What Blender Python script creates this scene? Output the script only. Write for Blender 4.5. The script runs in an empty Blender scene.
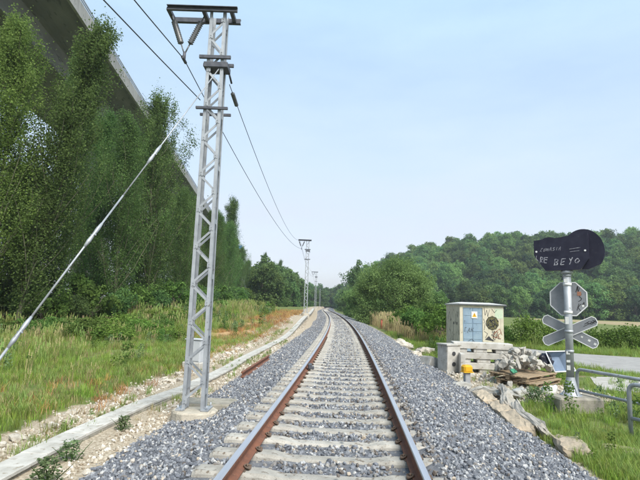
import bpy, math, random
import numpy as np
from mathutils import Vector, Matrix
random.seed(7); rng = np.random.default_rng(7)
SC = bpy.context.scene; COL = SC.collection
R = math.radians
# ------------------------------------------------------------------ camera
cam = bpy.data.objects.new('camera', bpy.data.cameras.new('camera')); COL.objects.link(cam)
cam.data.sensor_width = 36; cam.data.lens = 36*485/640
cam.data.clip_start = .05; cam.data.clip_end = 6000
cam.matrix_world = Matrix.Translation((0, 0, 2.08)) @ Matrix.Rotation(R(90+7.63), 4, 'X') @ Matrix.Rotation(.033, 4, 'Z')
SC.camera = cam
# ------------------------------------------------------------------ sky, sun, exposure
SUN_EL, SUN_AZ = R(48), R(150)      # azimuth clockwise from +Y: behind and to the right
W = bpy.data.worlds.new('World'); SC.world = W; W.use_nodes = True
nt = W.node_tree; N = nt.nodes; N.clear()
out = N.new('ShaderNodeOutputWorld'); bg = N.new('ShaderNodeBackground'); bg.inputs[1].default_value = .13
sky = N.new('ShaderNodeTexSky'); sky.sky_type = 'NISHITA'; sky.sun_disc = False
sky.sun_elevation = SUN_EL; sky.sun_rotation = SUN_AZ; sky.air_density = 1.0; sky.dust_density = 1.5; sky.ozone_density = 1.5
tc = N.new('ShaderNodeTexCoord'); sep = N.new('ShaderNodeSeparateXYZ'); nt.links.new(tc.outputs['Generated'], sep.inputs[0])
mp = N.new('ShaderNodeMapping'); mp.inputs['Scale'].default_value = (1.3, 1.3, 4.5); nt.links.new(tc.outputs['Generated'], mp.inputs[0])
nz = N.new('ShaderNodeTexNoise'); nz.inputs['Scale'].default_value = 1.7; nz.inputs['Detail'].default_value = 6; nz.inputs['Roughness'].default_value = .55
nt.links.new(mp.outputs[0], nz.inputs['Vector'])
cr = N.new('ShaderNodeValToRGB'); cr.color_ramp.elements[0].position = .36; cr.color_ramp.elements[0].color = (.68,)*3+(1,)
cr.color_ramp.elements[1].position = .70; cr.color_ramp.elements[1].color = (.97,)*3+(1,); nt.links.new(nz.outputs[0], cr.inputs[0])
# a thin veil of cloud: pale blue overhead, greyer low down, the same all round
veil = N.new('ShaderNodeValToRGB'); e = veil.color_ramp.elements
e[0].position = 0; e[0].color = (3.45, 3.25, 3.5, 1); e[1].position = .75; e[1].color = (1.95, 3.2, 4.25, 1)
el = veil.color_ramp.elements.new(.28); el.color = (2.95, 3.5, 4.1, 1)
nt.links.new(sep.outputs[2], veil.inputs[0])
mx = N.new('ShaderNodeMix'); mx.data_type = 'RGBA'
nt.links.new(cr.outputs[0], mx.inputs[0]); nt.links.new(sky.outputs[0], mx.inputs[6]); nt.links.new(veil.outputs[0], mx.inputs[7])
nt.links.new(mx.outputs[2], bg.inputs[0]); nt.links.new(bg.outputs[0], out.inputs[0])
sl = bpy.data.lights.new('sun', 'SUN'); sl.energy = 3.1; sl.angle = R(36); sl.color = (1, .95, .86)
so = bpy.data.objects.new('sun', sl); COL.objects.link(so)
sd = Vector((math.sin(SUN_AZ)*math.cos(SUN_EL), math.cos(SUN_AZ)*math.cos(SUN_EL), math.sin(SUN_EL)))
so.rotation_euler = sd.to_track_quat('Z', 'Y').to_euler(); so.location = (0, 0, 60)
vs = SC.view_settings; vs.view_transform = 'Standard'; vs.look = 'None'; vs.exposure = 1.0; vs.gamma = 1; vs.use_curve_mapping = False
SC.cycles.use_adaptive_sampling = True; SC.cycles.max_bounces = 8; SC.cycles.transparent_max_bounces = 4
SC.cycles.diffuse_bounces = 6; SC.cycles.use_denoising = True

# ------------------------------------------------------------------ helpers
def lerp(a, b, t): return a+(b-a)*t
def sstep(a, b, x):
    t = np.clip((np.asarray(x, float)-a)/(b-a), 0, 1); return t*t*(3-2*t)
MAT = {}
def mat(name, c1, c2=None, scale=6, rough=.8, bump=.0, bscale=None, metal=0, c3=None, spot=.62, rnd=0, coord='Object', spec=.3, detail=6, stretch=None):
    """procedural surface: two-tone noise, sparse third tone (dirt, lichen), fine relief, per-object shade"""
    m = bpy.data.materials.new(name); m.use_nodes = True; t = m.node_tree; n = t.nodes; L = t.links
    p = n['Principled BSDF']; p.inputs['Roughness'].default_value = rough; p.inputs['Metallic'].default_value = metal
    p.inputs['Specular IOR Level'].default_value = spec
    co = n.new('ShaderNodeTexCoord'); src = co.outputs[coord]
    if coord == 'World': pass
    if stretch:
        mm = n.new('ShaderNodeMapping'); mm.inputs['Scale'].default_value = stretch; L.new(src, mm.inputs[0]); src = mm.outputs[0]
    a = n.new('ShaderNodeTexNoise'); a.inputs['Scale'].default_value = scale; a.inputs['Detail'].default_value = detail; L.new(src, a.inputs['Vector'])
    ra = n.new('ShaderNodeValToRGB'); ra.color_ramp.elements[0].position = .33; ra.color_ramp.elements[1].position = .67
    ra.color_ramp.elements[0].color = (*c1, 1); ra.color_ramp.elements[1].color = (*(c2 or c1), 1); L.new(a.outputs[0], ra.inputs[0])
    col = ra.outputs[0]
    if c3:
        b = n.new('ShaderNodeTexNoise'); b.inputs['Scale'].default_value = scale*2.7; b.inputs['Detail'].default_value = 8; L.new(src, b.inputs['Vector'])
        rb = n.new('ShaderNodeValToRGB'); rb.color_ramp.elements[0].position = spot; rb.color_ramp.elements[1].position = spot+.1; L.new(b.outputs[0], rb.inputs[0])
        x = n.new('ShaderNodeMix'); x.data_type = 'RGBA'; L.new(rb.outputs[0], x.inputs[0]); L.new(col, x.inputs[6]); x.inputs[7].default_value = (*c3, 1); col = x.outputs[2]
    if rnd:
        oi = n.new('ShaderNodeObjectInfo'); mr = n.new('ShaderNodeMapRange'); mr.inputs[3].default_value = 1-rnd; mr.inputs[4].default_value = 1+rnd
        L.new(oi.outputs['Random'], mr.inputs[0]); hs = n.new('ShaderNodeHueSaturation'); L.new(mr.outputs[0], hs.inputs['Value']); L.new(col, hs.inputs['Color']); col = hs.outputs[0]
    L.new(col, p.inputs['Base Color'])
    if bump:
        bn = n.new('ShaderNodeTexNoise'); bn.inputs['Scale'].default_value = bscale or scale*6; bn.inputs['Detail'].default_value = 6; L.new(src, bn.inputs['Vector'])
        bp = n.new('ShaderNodeBump'); bp.inputs['Strength'].default_value = bump; bp.inputs['Distance'].default_value = .02
        L.new(bn.outputs[0], bp.inputs['Height']); L.new(bp.outputs[0], p.inputs['Normal'])
    MAT[name] = m; return m
def leafmat(name, dark, light, rnd=.15, trans=.3, hue=.02):
    """leaf tissue: two leaf tones mixed by the per-leaf attribute, some light passing through"""
    m = bpy.data.materials.new(name); m.use_nodes = True; t = m.node_tree; n = t.nodes; L = t.links
    p = n['Principled BSDF']; p.inputs['Roughness'].default_value = .7; p.inputs['Specular IOR Level'].default_value = .12
    at = n.new('ShaderNodeAttribute'); at.attribute_name = 'tint'
    x = n.new('ShaderNodeMix'); x.data_type = 'RGBA'; L.new(at.outputs['Fac'], x.inputs[0]); x.inputs[6].default_value = (*dark, 1); x.inputs[7].default_value = (*light, 1)
    oi = n.new('ShaderNodeObjectInfo'); mr = n.new('ShaderNodeMapRange'); mr.inputs[3].default_value = 1-rnd; mr.inputs[4].default_value = 1+rnd; L.new(oi.outputs['Random'], mr.inputs[0])
    mh = n.new('ShaderNodeMapRange'); mh.inputs[3].default_value = .5-hue; mh.inputs[4].default_value = .5+hue; L.new(oi.outputs['Random'], mh.inputs[0])
    hs = n.new('ShaderNodeHueSaturation'); L.new(mr.outputs[0], hs.inputs['Value']); L.new(mh.outputs[0], hs.inputs['Hue']); L.new(x.outputs[2], hs.inputs['Color'])
    L.new(hs.outputs[0], p.inputs['Base Color'])
    tr = n.new('ShaderNodeBsdfTranslucent'); L.new(hs.outputs[0], tr.inputs[0]); ms = n.new('ShaderNodeMixShader'); ms.inputs[0].default_value = trans
    L.new(p.outputs[0], ms.inputs[1]); L.new(tr.outputs[0], ms.inputs[2]); L.new(ms.outputs[0], n['Material Output'].inputs[0])
    MAT[name] = m; return m

class MB:
    """collects boxes, tubes, prisms into one mesh"""
    def __init__(s): s.v = []; s.f = []; s.mi = []; s.sm = []; s.cur = 0
    def add(s, vs, fs, smooth=False):
        o = len(s.v); s.v += [tuple(v) for v in vs]; s.f += [tuple(i+o for i in f) for f in fs]; s.mi += [s.cur]*len(fs); s.sm += [smooth]*len(fs); return s
    def box(s, c, d, rot=None, jit=0, bev=0):
        x, y, z = d[0]/2, d[1]/2, d[2]/2
        if bev:
            b = min(bev, x*.9, y*.9, z*.9); P = []
            for sx in (-1, 1):
                for sy in (-1, 1):
                    for sz in (-1, 1):
                        P += [(sx*(x-b), sy*(y-b), sz*z), (sx*(x-b), sy*y, sz*(z-b)), (sx*x, sy*(y-b), sz*(z-b))]
            def i(sx, sy, sz, k): return ((sx > 0)*4+(sy > 0)*2+(sz > 0))*3+k
            F = []
            for q in (-1, 1):
                F.append([i(-1, -1, q, 0), i(1, -1, q, 0), i(1, 1, q, 0), i(-1, 1, q, 0)][::q])
                F.append([i(-1, q, -1, 1), i(-1, q, 1, 1), i(1, q, 1, 1), i(1, q, -1, 1)][::q])
                F.append([i(q, -1, -1, 2), i(q, 1, -1, 2), i(q, 1, 1, 2), i(q, -1, 1, 2)][::q])
            for sa in (-1, 1):
                for sb in (-1, 1):
                    F.append([i(-1, sa, sb, 0), i(1, sa, sb, 0), i(1, sa, sb, 1), i(-1, sa, sb, 1)])
                    F.append([i(sa, -1, sb, 0), i(sa, 1, sb, 0), i(sa, 1, sb, 2), i(sa, -1, sb, 2)])
                    F.append([i(sa, sb, -1, 1), i(sa, sb, 1, 1), i(sa, sb, 1, 2), i(sa, sb, -1, 2)])
                    for sc in (-1, 1): F.append([i(sa, sb, sc, 0), i(sa, sb, sc, 1), i(sa, sb, sc, 2)])
        else:
            P = [(sx*x, sy*y, sz*z) for sz in (-1, 1) for sy in (-1, 1) for sx in (-1, 1)]
            F = [(0, 2, 3, 1), (4, 5, 7, 6), (0, 1, 5, 4), (2, 6, 7, 3), (0, 4, 6, 2), (1, 3, 7, 5)]
        if jit: P = [tuple(a+random.uniform(-jit, jit) for a in q) for q in P]
        M = Matrix.Identity(3) if rot is None else (rot if isinstance(rot, Matrix) else Matrix.Rotation(rot, 3, 'Z'))
        return s.add([M @ Vector(q)+Vector(c) for q in P], F)
    def bar(s, a, b, w, h, up=(0, 0, 1)):
        a, b = Vector(a), Vector(b); d = b-a; l = d.length; d.normalize(); u = Vector(up)
        if abs(d.dot(u)) > .99: u = Vector((0, 1, 0))
        sd = d.cross(u).normalized(); u = sd.cross(d)
        M = Matrix((sd, d, u)).transposed()
        return s.box((a+b)/2, (w, l, h), M)
    def tube(s, pts, r, n=8, cap=True):
        pts = [Vector(p) for p in pts]; rr = r if isinstance(r, (list, tuple)) else [r]*len(pts); V = []; F = []; last = None
        for k, p in enumerate(pts):
            d = (pts[min(k+1, len(pts)-1)]-pts[max(k-1, 0)]).normalized()
            if last is None:
                a = d.cross(Vector((0, 0, 1)) if abs(d.z) < .9 else Vector((1, 0, 0))).normalized()
            else: a = (last-d*last.dot(d)).normalized()
            last = a; b = d.cross(a)
            V += [p+(a*math.cos(2*math.pi*j/n)+b*math.sin(2*math.pi*j/n))*rr[k] for j in range(n)]
        for k in range(len(pts)-1):
            F += [(k*n+j, k*n+(j+1) % n, (k+1)*n+(j+1) % n, (k+1)*n+j) for j in range(n)]
        s.add(V, F, True)
        if cap:
            o = len(s.v)-len(V); s.f += [tuple(o+j for j in range(n))[::-1], tuple(o+(len(pts)-1)*n+j for j in range(n))]; s.mi += [s.cur]*2; s.sm += [False]*2
        return s
    def prism(s, poly, y0, y1):
        """polygon in x,z pushed from y0 to y1"""
        n = len(poly); V = [(x, y0, z) for x, z in poly]+[(x, y1, z) for x, z in poly]
        return s.add(V, [tuple(range(n)), tuple(range(n, 2*n))[::-1]]+[(j, j+n, (j+1) % n+n, (j+1) % n) for j in range(n)])
    def mesh(s, name, mats):
        me = bpy.data.meshes.new(name); me.from_pydata(s.v, [], s.f)
        for m in (mats if isinstance(mats, (list, tuple)) else [mats]): me.materials.append(MAT[m] if isinstance(m, str) else m)
        me.polygons.foreach_set('material_index', s.mi); me.polygons.foreach_set('use_smooth', s.sm); me.update()
        return me
    def build(s, name, mats, parent=None, loc=None, rz=0):
        return link(name, s.mesh(name, mats), parent, loc, rz)
def link(name, me, parent=None, loc=None, rz=0):
    o = bpy.data.objects.new(name, me); COL.objects.link(o)
    if loc is not None: o.location = loc
    if rz: o.rotation_euler = (0, 0, rz)
    if parent: o.parent = parent
    return o
def tag(o, label=None, cat=None, group=None, kind=None):
    if label: o['label'] = label
    if cat: o['category'] = cat
    if group: o['group'] = group
    if kind: o['kind'] = kind
    return o
def thing(name, label, cat, loc=(0, 0, 0), rz=0, group=None):
    return tag(link(name, None, None, loc, rz), label, cat, group)
def copy_tree(o, parent=None):
    c = o.copy(); COL.objects.link(c); c.parent = parent
    for ch in [q for q in ORDER if q.parent == o]: copy_tree(ch, c)
    return c
ORDER = []
def snapshot(): ORDER[:] = list(COL.objects)
def npmesh(name, V, F, mats, attrs=None, smooth=False):
    """V (n,3), F (m,k) with one polygon size"""
    V = np.ascontiguousarray(V, np.float32); F = np.ascontiguousarray(F, np.int32); m, k = F.shape
    me = bpy.data.meshes.new(name); me.vertices.add(len(V)); me.vertices.foreach_set('co', V.ravel())
    me.loops.add(m*k); me.loops.foreach_set('vertex_index', F.ravel()); me.polygons.add(m)
    me.polygons.foreach_set('loop_start', np.arange(0, m*k, k, dtype=np.int32))
    if smooth: me.polygons.foreach_set('use_smooth', np.ones(m, bool))
    for x in (mats if isinstance(mats, (list, tuple)) else [mats]): me.materials.append(MAT[x])
    me.update(calc_edges=True)
    for kx, a in (attrs or {}).items():
        at = me.attributes.new(kx, 'FLOAT', 'POINT'); at.data.foreach_set('value', np.ascontiguousarray(a, np.float32))
    return me
def unit(n): v = rng.normal(size=(n, 3)); return v/np.linalg.norm(v, axis=1, keepdims=True)
def leaves(name, C, size, material, tint=None, aspect=.7, outward=None, droop=0.):
    """one diamond leaf, slightly folded, at every centre"""
    n = len(C); a = unit(n)
    if outward is not None:
        a = a+outward*.0; nrm = unit(n)+outward*.9; nrm /= np.linalg.norm(nrm, axis=1, keepdims=True); a -= nrm*(a*nrm).sum(1, keepdims=True)
        a /= np.linalg.norm(a, axis=1, keepdims=True)+1e-6; b = np.cross(nrm, a)
    else:
        b = np.cross(a, unit(n)); b /= np.linalg.norm(b, axis=1, keepdims=True)+1e-6
    a[:, 2] -= droop
    s = (size*rng.uniform(.65, 1.35, n))[:, None]; nn = np.cross(a, b)
    V = np.stack([C-a*s*.5, C+b*s*.5*aspect+nn*s*.08, C+a*s*.5, C-b*s*.5*aspect+nn*s*.08], 1).reshape(-1, 3)
    t = rng.uniform(0, 1, n) if tint is None else np.clip(tint+rng.normal(0, .16, n), 0, 1)
    return npmesh(name, V, np.arange(4*n).reshape(n, 4), material, {'tint': np.repeat(t, 4)})
def scatter(name, P, sources, rot=None, scl=None, idx=None, kind='stuff'):
    """places copies of source meshes at the points P with geometry nodes"""
    n = len(P); me = bpy.data.meshes.new(name); me.vertices.add(n); me.vertices.foreach_set('co', np.ascontiguousarray(P, np.float32).ravel())
    rot = np.c_[np.zeros(n), np.zeros(n), rng.uniform(0, 6.283, n)] if rot is None else rot
    a = me.attributes.new('rot', 'FLOAT_VECTOR', 'POINT'); a.data.foreach_set('vector', np.ascontiguousarray(rot, np.float32).ravel())
    a = me.attributes.new('scl', 'FLOAT', 'POINT'); a.data.foreach_set('value', np.ascontiguousarray(np.ones(n) if scl is None else scl, np.float32))
    a = me.attributes.new('idx', 'INT', 'POINT'); a.data.foreach_set('value', np.ascontiguousarray(rng.integers(0, len(sources), n) if idx is None else idx, np.int32))
    o = link(name, me); g = bpy.data.node_groups.new(name, 'GeometryNodeTree')
    g.interface.new_socket('Geometry', in_out='INPUT', socket_type='NodeSocketGeometry'); g.interface.new_socket('Geometry', in_out='OUTPUT', socket_type='NodeSocketGeometry')
    gi = g.nodes.new('NodeGroupInput'); go = g.nodes.new('NodeGroupOutput'); ip = g.nodes.new('GeometryNodeInstanceOnPoints'); jn = g.nodes.new('GeometryNodeJoinGeometry')
    for s in sources:
        q = g.nodes.new('GeometryNodeObjectInfo'); q.inputs['Object'].default_value = s; q.inputs['As Instance'].default_value = True
        g.links.new(q.outputs['Geometry'], jn.inputs[0])
    def att(nm, ty):
        q = g.nodes.new('GeometryNodeInputNamedAttribute'); q.data_type = ty; q.inputs['Name'].default_value = nm; return q.outputs[0]
    ip.inputs['Pick Instance'].default_value = True
    g.links.new(gi.outputs[0], ip.inputs['Points']); g.links.new(jn.outputs[0], ip.inputs['Instance'])
    g.links.new(att('idx', 'INT'), ip.inputs['Instance Index']); g.links.new(att('rot', 'FLOAT_VECTOR'), ip.inputs['Rotation']); g.links.new(att('scl', 'FLOAT'), ip.inputs['Scale'])
    g.links.new(ip.outputs[0], go.inputs[0])
    md = o.modifiers.new('scatter', 'NODES'); md.node_group = g
    if kind: o['kind'] = kind
    return o
def source(name, me):   # a mesh that is only copied, never placed itself
    return bpy.data.objects.new(name, me)

# ------------------------------------------------------------------ materials
mat('concrete', (.50, .48, .44), (.36, .345, .32), 5, .9, .25, 60, c3=(.25, .24, .22), spot=.66, rnd=.05)
mat('footing_concrete', (.46, .415, .34), (.34, .31, .25), 5, .95, .5, 30, c3=(.30, .26, .2), spot=.6)
mat('sleeper_concrete', (.41, .39, .35), (.29, .275, .245), 7, .9, .4, 70, c3=(.17, .14, .11), spot=.58, rnd=.12)
mat('trough_concrete', (.50, .485, .45), (.35, .335, .30), 4, .9, .3, 60, c3=(.27, .24, .19), spot=.60, rnd=.10)
mat('old_concrete', (.33, .305, .255), (.21, .195, .165), 6, .95, .4, 50, c3=(.16, .17, .10), spot=.58, rnd=.06)
mat('viaduct_concrete', (.23, .225, .21), (.15, .147, .14), .9, .9, .15, 8, c3=(.10, .098, .095), spot=.58, stretch=(1, .25, 1))
mat('parapet_concrete', (.36, .355, .34), (.25, .247, .235), .9, .9, .1, 8, c3=(.16, .155, .145), spot=.58, stretch=(2, 2, .5), rnd=.08)
mat('galvanised', (.40, .425, .45), (.29, .31, .335), 5, .5, .08, 80, metal=.35, c3=(.20, .195, .19), spot=.62)
mat('dark_steel', (.07, .075, .09), (.11, .115, .13), 10, .6, metal=.4)
mat('insulator_glaze', (.09, .095, .10), (.13, .135, .14), 20, .3, spec=.5)
mat('wire_metal', (.05, .055, .065), (.08, .085, .095), 20, .6, metal=.3)
mat('rail_rust', (.20, .085, .05), (.13, .062, .042), 9, .85, .25, 60, c3=(.28, .15, .09), spot=.62)
mat('rail_polished', (.62, .62, .65), (.52, .52, .56), 2.5, .33, metal=.75, stretch=(8, .4, 8))
mat('clip_rust', (.15, .10, .07), (.09, .07, .055), 30, .8)
mat('timber', (.34, .26, .17), (.24, .18, .12), 5, .9, .3, 40, stretch=(2, 14, 14), rnd=.15)
mat('hut_plaster', (.60, .555, .44), (.46, .42, .33), 3, .9, .2, 40, c3=(.30, .27, .21), spot=.60)
mat('hut_roof', (.55, .55, .54), (.42, .42, .41), 3, .85, .2, 30)
mat('hut_door', (.19, .27, .36), (.25, .33, .40), 3, .6, .1, 30, c3=(.13, .17, .21), spot=.6)
mat('yellow_paint', (.75, .42, .02), (.68, .36, .02), 8, .5, c3=(.5, .26, .03), spot=.68)
mat('post_grey', (.38, .39, .40), (.30, .31, .32), 9, .7)
mat('signal_black', (.012, .012, .026), (.022, .022, .040), 6, .45, c3=(.05, .05, .055), spot=.66)
mat('sign_back', (.29, .30, .32), (.22, .23, .25), 5, .55, metal=.3, c3=(.2, .2, .21), spot=.62)
mat('sign_rim', (.7, .7, .7), None, 5, .6)
mat('spray_white', (.42, .42, .46), (.12, .12, .16), 25, .8)
mat('spray_black', (.03, .03, .035), (.06, .06, .06), 20, .8)
mat('spray_olive', (.13, .12, .05), (.05, .05, .03), 9, .85, c3=(.32, .28, .08), spot=.55)
mat('spray_rust', (.34, .16, .10), (.26, .13, .09), 9, .85)
mat('spray_mint', (.42, .50, .38), (.50, .55, .43), 6, .85, c3=(.25, .42, .28), spot=.6)
mat('red_paint', (.45, .10, .06), (.35, .09, .06), 9, .7)
mat('sticker_white', (.7, .7, .68), (.6, .6, .58), 20, .6)
mat('sticker_blue', (.06, .16, .42), None, 20, .6)
mat('cabinet_grey', (.46, .48, .50), (.40, .42, .44), 4, .6, c3=(.3, .31, .31), spot=.66)
mat('black_plastic', (.012, .013, .02), (.02, .022, .035), 4, .35, .3, 12)
mat('tray_blue', (.16, .21, .29), (.12, .16, .22), 5, .5)
mat('tray_rim', (.62, .64, .66), None, 5, .5)
mat('sack_green', (.05, .22, .13), (.07, .28, .17), 8, .7, .3, 20)
mat('rubble', (.46, .44, .40), (.31, .295, .26), 5, .95, .4, 30, c3=(.26, .24, .20), spot=.6, rnd=.14, coord='Object')
mat('grey_slab', (.42, .39, .345), (.30, .28, .25), 3, .95, .6, 18, c3=(.24, .22, .17), spot=.58)
mat('kerb_stone', (.42, .345, .255), (.30, .255, .195), 4, .95, .8, 16, c3=(.24, .2, .15), spot=.6, rnd=.10)
mat('pale_rock', (.52, .48, .41), (.40, .36, .30), 5, .95, .4, 25, c3=(.27, .23, .18), spot=.58, rnd=.16)
mat('asphalt', (.31, .30, .285), (.25, .24, .23), 2, .95, .2, 90, c3=(.40, .385, .36), spot=.62)
mat('gravel_patch', (.42, .40, .37), (.33, .31, .28), 3, .95, .35, 50, c3=(.22, .24, .12), spot=.64)
mat('bark', (.22, .19, .15), (.12, .10, .08), 3, .95, .5, 14, stretch=(4, 4, 1), rnd=.2)
mat('pale_bark', (.17, .17, .11), (.10, .10, .065), 3, .95, .4, 14, stretch=(4, 4, 1), rnd=.15)
leafmat('poplar_leaf', (.064, .118, .036), (.185, .300, .090), .18, .5)
leafmat('poplar_leaf_bright', (.105, .160, .038), (.255, .335, .090), .1, .5)
leafmat('willow_leaf', (.085, .140, .055), (.220, .310, .125), .08, .5)
leafmat('bush_leaf', (.105, .185, .058), (.250, .385, .130), .08, .5)
leafmat('wood_leaf', (.080, .148, .055), (.210, .330, .110), .35, .5, .025)
leafmat('wood_leaf_light', (.115, .190, .058), (.275, .390, .125), .25, .5, .02)
leafmat('wood_leaf_deep', (.050, .105, .046), (.140, .235, .095), .25, .5, .02)
leafmat('dark_leaf', (.070, .130, .046), (.180, .285, .092), .2, .5)
leafmat('shrub_leaf', (.070, .130, .032), (.190, .310, .075), .2, .5)
leafmat('hedge_leaf', (.070, .130, .026), (.190, .300, .060), .1, .4)
leafmat('grass_blade', (.150, .215, .048), (.350, .430, .135), .25, .5, .03)
leafmat('grass_fresh', (.170, .260, .040), (.340, .450, .090), .2, .45, .02)
leafmat('grass_dry', (.25, .19, .09), (.45, .37, .20), .2, .3, .02)
leafmat('grass_orange', (.34, .17, .06), (.52, .32, .14), .22, .3, .02)
leafmat('weed_leaf', (.08, .14, .06), (.20, .28, .13), .2)
# ------------------------------------------------------------------ lie of the land
def ctr(Y):
    """x of the track's centre line at distance Y"""
    Y = np.asarray(Y, float); y = np.clip(Y, -60, 190)
    return -.211+.07636*y-6.744e-4*y**2+1.9186e-6*y**3+.028*np.clip(Y-190, 0, None)
def rise(Y): return .95*sstep(27, 50, Y)+.4*sstep(50, 100, Y)
HILL = np.array([(18, 190), (40, 180), (62, 175), (110, 168), (170, 150), (260, 140), (420, 150)], float)
def hill(x, Y):
    x = np.asarray(x, float); Y = np.asarray(Y, float)
    f = np.interp(x, HILL[:, 0], HILL[:, 1]); d = np.clip(Y-f, 0, None)
    top = np.interp(x, [-40, 14, 19, 30, 45, 60, 85, 115, 200, 320, 500], [0, 0, 4, 15, 22, 27, 34, 39, 38, 41, 42])
    return top*sstep(0, 135, d)
def H(x, Y):
    x = np.asarray(x, float); Y = np.asarray(Y, float); lat = x-ctr(Y)
    z = rise(Y)*sstep(2.8, 3.4, -lat)+hill(x, Y)
    und = .05*np.sin(x*.9+1.3)*np.sin(Y*.7)+.04*np.sin(x*.37+Y*.53)
    return z+und*sstep(4.6, 7, np.abs(lat))*(1-sstep(7.5, 9, x)*(1-sstep(40, 60, Y)))
def grade(a, b, near, step, g=1.12):
    """grid lines, close together near the middle and wider outwards"""
    L = [near[0]]
    while L[-1] < near[1]: L.append(L[-1]+step)
    s = step
    while L[-1] < b: s *= g; L.append(L[-1]+s)
    s = step; lo = [near[0]]
    while lo[-1] > a: s *= g; lo.append(lo[-1]-s)
    return np.array(lo[:0:-1]+L)
def sheet(name, xs, ys, zf, mats, attrs=None, smooth=True):
    X, Y = np.meshgrid(xs, ys); Z = zf(X, Y); nx, ny = len(xs), len(ys)
    V = np.stack([X, Y, Z], -1).reshape(-1, 3)
    i = (np.arange(ny-1)[:, None]*nx+np.arange(nx-1)[None]).ravel()
    return npmesh(name, V, np.stack([i, i+1, i+1+nx, i+nx], 1), mats, {k: f(X, Y).ravel() for k, f in (attrs or {}).items()}, smooth)
def soil_mask(x, Y):
    lat = x-ctr(Y); return sstep(5.6, 4.4, -lat)*sstep(-9, -7, lat)*(lat < 0)+sstep(3.9, 3.2, lat)*(lat > 0)+(sstep(3.6, 4.2, x)*sstep(8.0, 7.2, x)*sstep(11, 12, Y)*sstep(18.5, 17.5, Y))*.75+sstep(14, 22, Y)*sstep(90, 60, Y)*sstep(7.2, 5.4, -lat)*(lat < 0)*.9
def dry_mask(x, Y):
    lat = x-ctr(Y); return sstep(20, 30, Y)*sstep(75, 55, Y)*sstep(9.2, 7.0, -lat)*sstep(4.2, 6.0, -lat)*(lat < 0)
def field_mask(x, Y): return sstep(70, 80, Y)*sstep(165, 150, Y)*sstep(52, 72, x)
def ground_mat():
    m = bpy.data.materials.new('ground_soil'); m.use_nodes = True; t = m.node_tree; n = t.nodes; L = t.links; p = n['Principled BSDF']
    p.inputs['Roughness'].default_value = .95; p.inputs['Specular IOR Level'].default_value = .1
    g = n.new('ShaderNodeNewGeometry')
    def noise(s, d=6):
        q = n.new('ShaderNodeTexNoise'); q.inputs['Scale'].default_value = s; q.inputs['Detail'].default_value = d; L.new(g.outputs['Position'], q.inputs['Vector']); return q.outputs[0]
    def ramp(src, a, b, p0=.35, p1=.65):
        q = n.new('ShaderNodeValToRGB'); q.color_ramp.elements[0].position = p0; q.color_ramp.elements[1].position = p1
        q.color_ramp.elements[0].color = (*a, 1); q.color_ramp.elements[1].color = (*b, 1); L.new(src, q.inputs[0]); return q.outputs[0]
    def mixc(f, a, b):
        x = n.new('ShaderNodeMix'); x.data_type = 'RGBA'; L.new(f, x.inputs[0]); L.new(a, x.inputs[6]); L.new(b, x.inputs[7]); return x.outputs[2]
    def masked(nm, src):
        a = n.new('ShaderNodeAttribute'); a.attribute_name = nm; q = n.new('ShaderNodeMath'); q.operation = 'MULTIPLY_ADD'
        b = n.new('ShaderNodeMath'); b.operation = 'SUBTRACT'; L.new(src, b.inputs[0]); b.inputs[1].default_value = .5
        L.new(b.outputs[0], q.inputs[0]); q.inputs[1].default_value = 1.4; L.new(a.outputs['Fac'], q.inputs[2])
        r = n.new('ShaderNodeMapRange'); r.inputs[1].default_value = .42; r.inputs[2].default_value = .62; L.new(q.outputs[0], r.inputs[0]); return r.outputs[0]
    c = ramp(noise(.9), (.085, .115, .035), (.165, .195, .065))
    c = mixc(ramp(noise(2.3), (0, 0, 0), (1, 1, 1), .58, .72), c, ramp(noise(14), (.16, .12, .07), (.24, .19, .11)))
    c = mixc(masked('dry', noise(1.1)), c, ramp(noise(6), (.36, .20, .09), (.50, .36, .20)))
    c = mixc(masked('soil', noise(1.7)), c, ramp(noise(22), (.25, .20, .14), (.47, .41, .32)))
    c = mixc(masked('field', noise(.2)), c, ramp(noise(.6), (.26, .205, .12), (.34, .275, .16)))
    L.new(c, p.inputs['Base Color'])
    bp = n.new('ShaderNodeBump'); bp.inputs['Strength'].default_value = .6; bp.inputs['Distance'].default_value = .05; L.new(noise(18, 8), bp.inputs['Height']); L.new(bp.outputs[0], p.inputs['Normal'])
    MAT['ground_soil'] = m
ground_mat()
xs = grade(-1500, 1500, (-14, 16), .5); ys = grade(-300, 2500, (-2, 60), .6)
tag(link('ground', sheet('ground', xs, ys, H, 'ground_soil', {'soil': soil_mask, 'dry': dry_mask, 'field': field_mask})), kind='structure')

# road behind the hut, its lay-by, the crossing footway at the corner
def patch(name, poly, z, m, n=1):
    b = MB(); P = [(x, y, float(H(x, y))+z) for x, y in poly]; k = len(P)
    Q = [(x, y, zz-.25) for x, y, zz in P]
    b.add(P+Q, [tuple(range(k))]+[(j, j+k, (j+1) % k+k, (j+1) % k) for j in range(k)])
    return tag(b.build(name, m), kind='structure')
patch('road', [(8.9, 30.5), (9.3, 25.5), (10.2, 21.6), (10.8, 18.7), (12.4, 16.6), (18, 14.4), (34, 11), (60, 8), (60, 16), (34, 19.6), (21, 23.1), (16.0, 24.5), (13.7, 25.6), (12.3, 26.9), (11.6, 29), (11.4, 33), (12, 45), (9.4, 45), (8.7, 36)], .02, 'asphalt')
patch('layby_gravel', [(8.1, 14.1), (9.0, 13.5), (13, 11.8), (14, 15.0), (11.0, 17.0), (9.1, 16.5), (8.5, 15.2)], .012, 'gravel_patch')
patch('crossing_footway', [(3.86, 6.42), (4.6, 7.2), (6.5, 7.4), (9, 7.0), (9, 5), (3.8, 5)], .03, 'asphalt')

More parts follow.
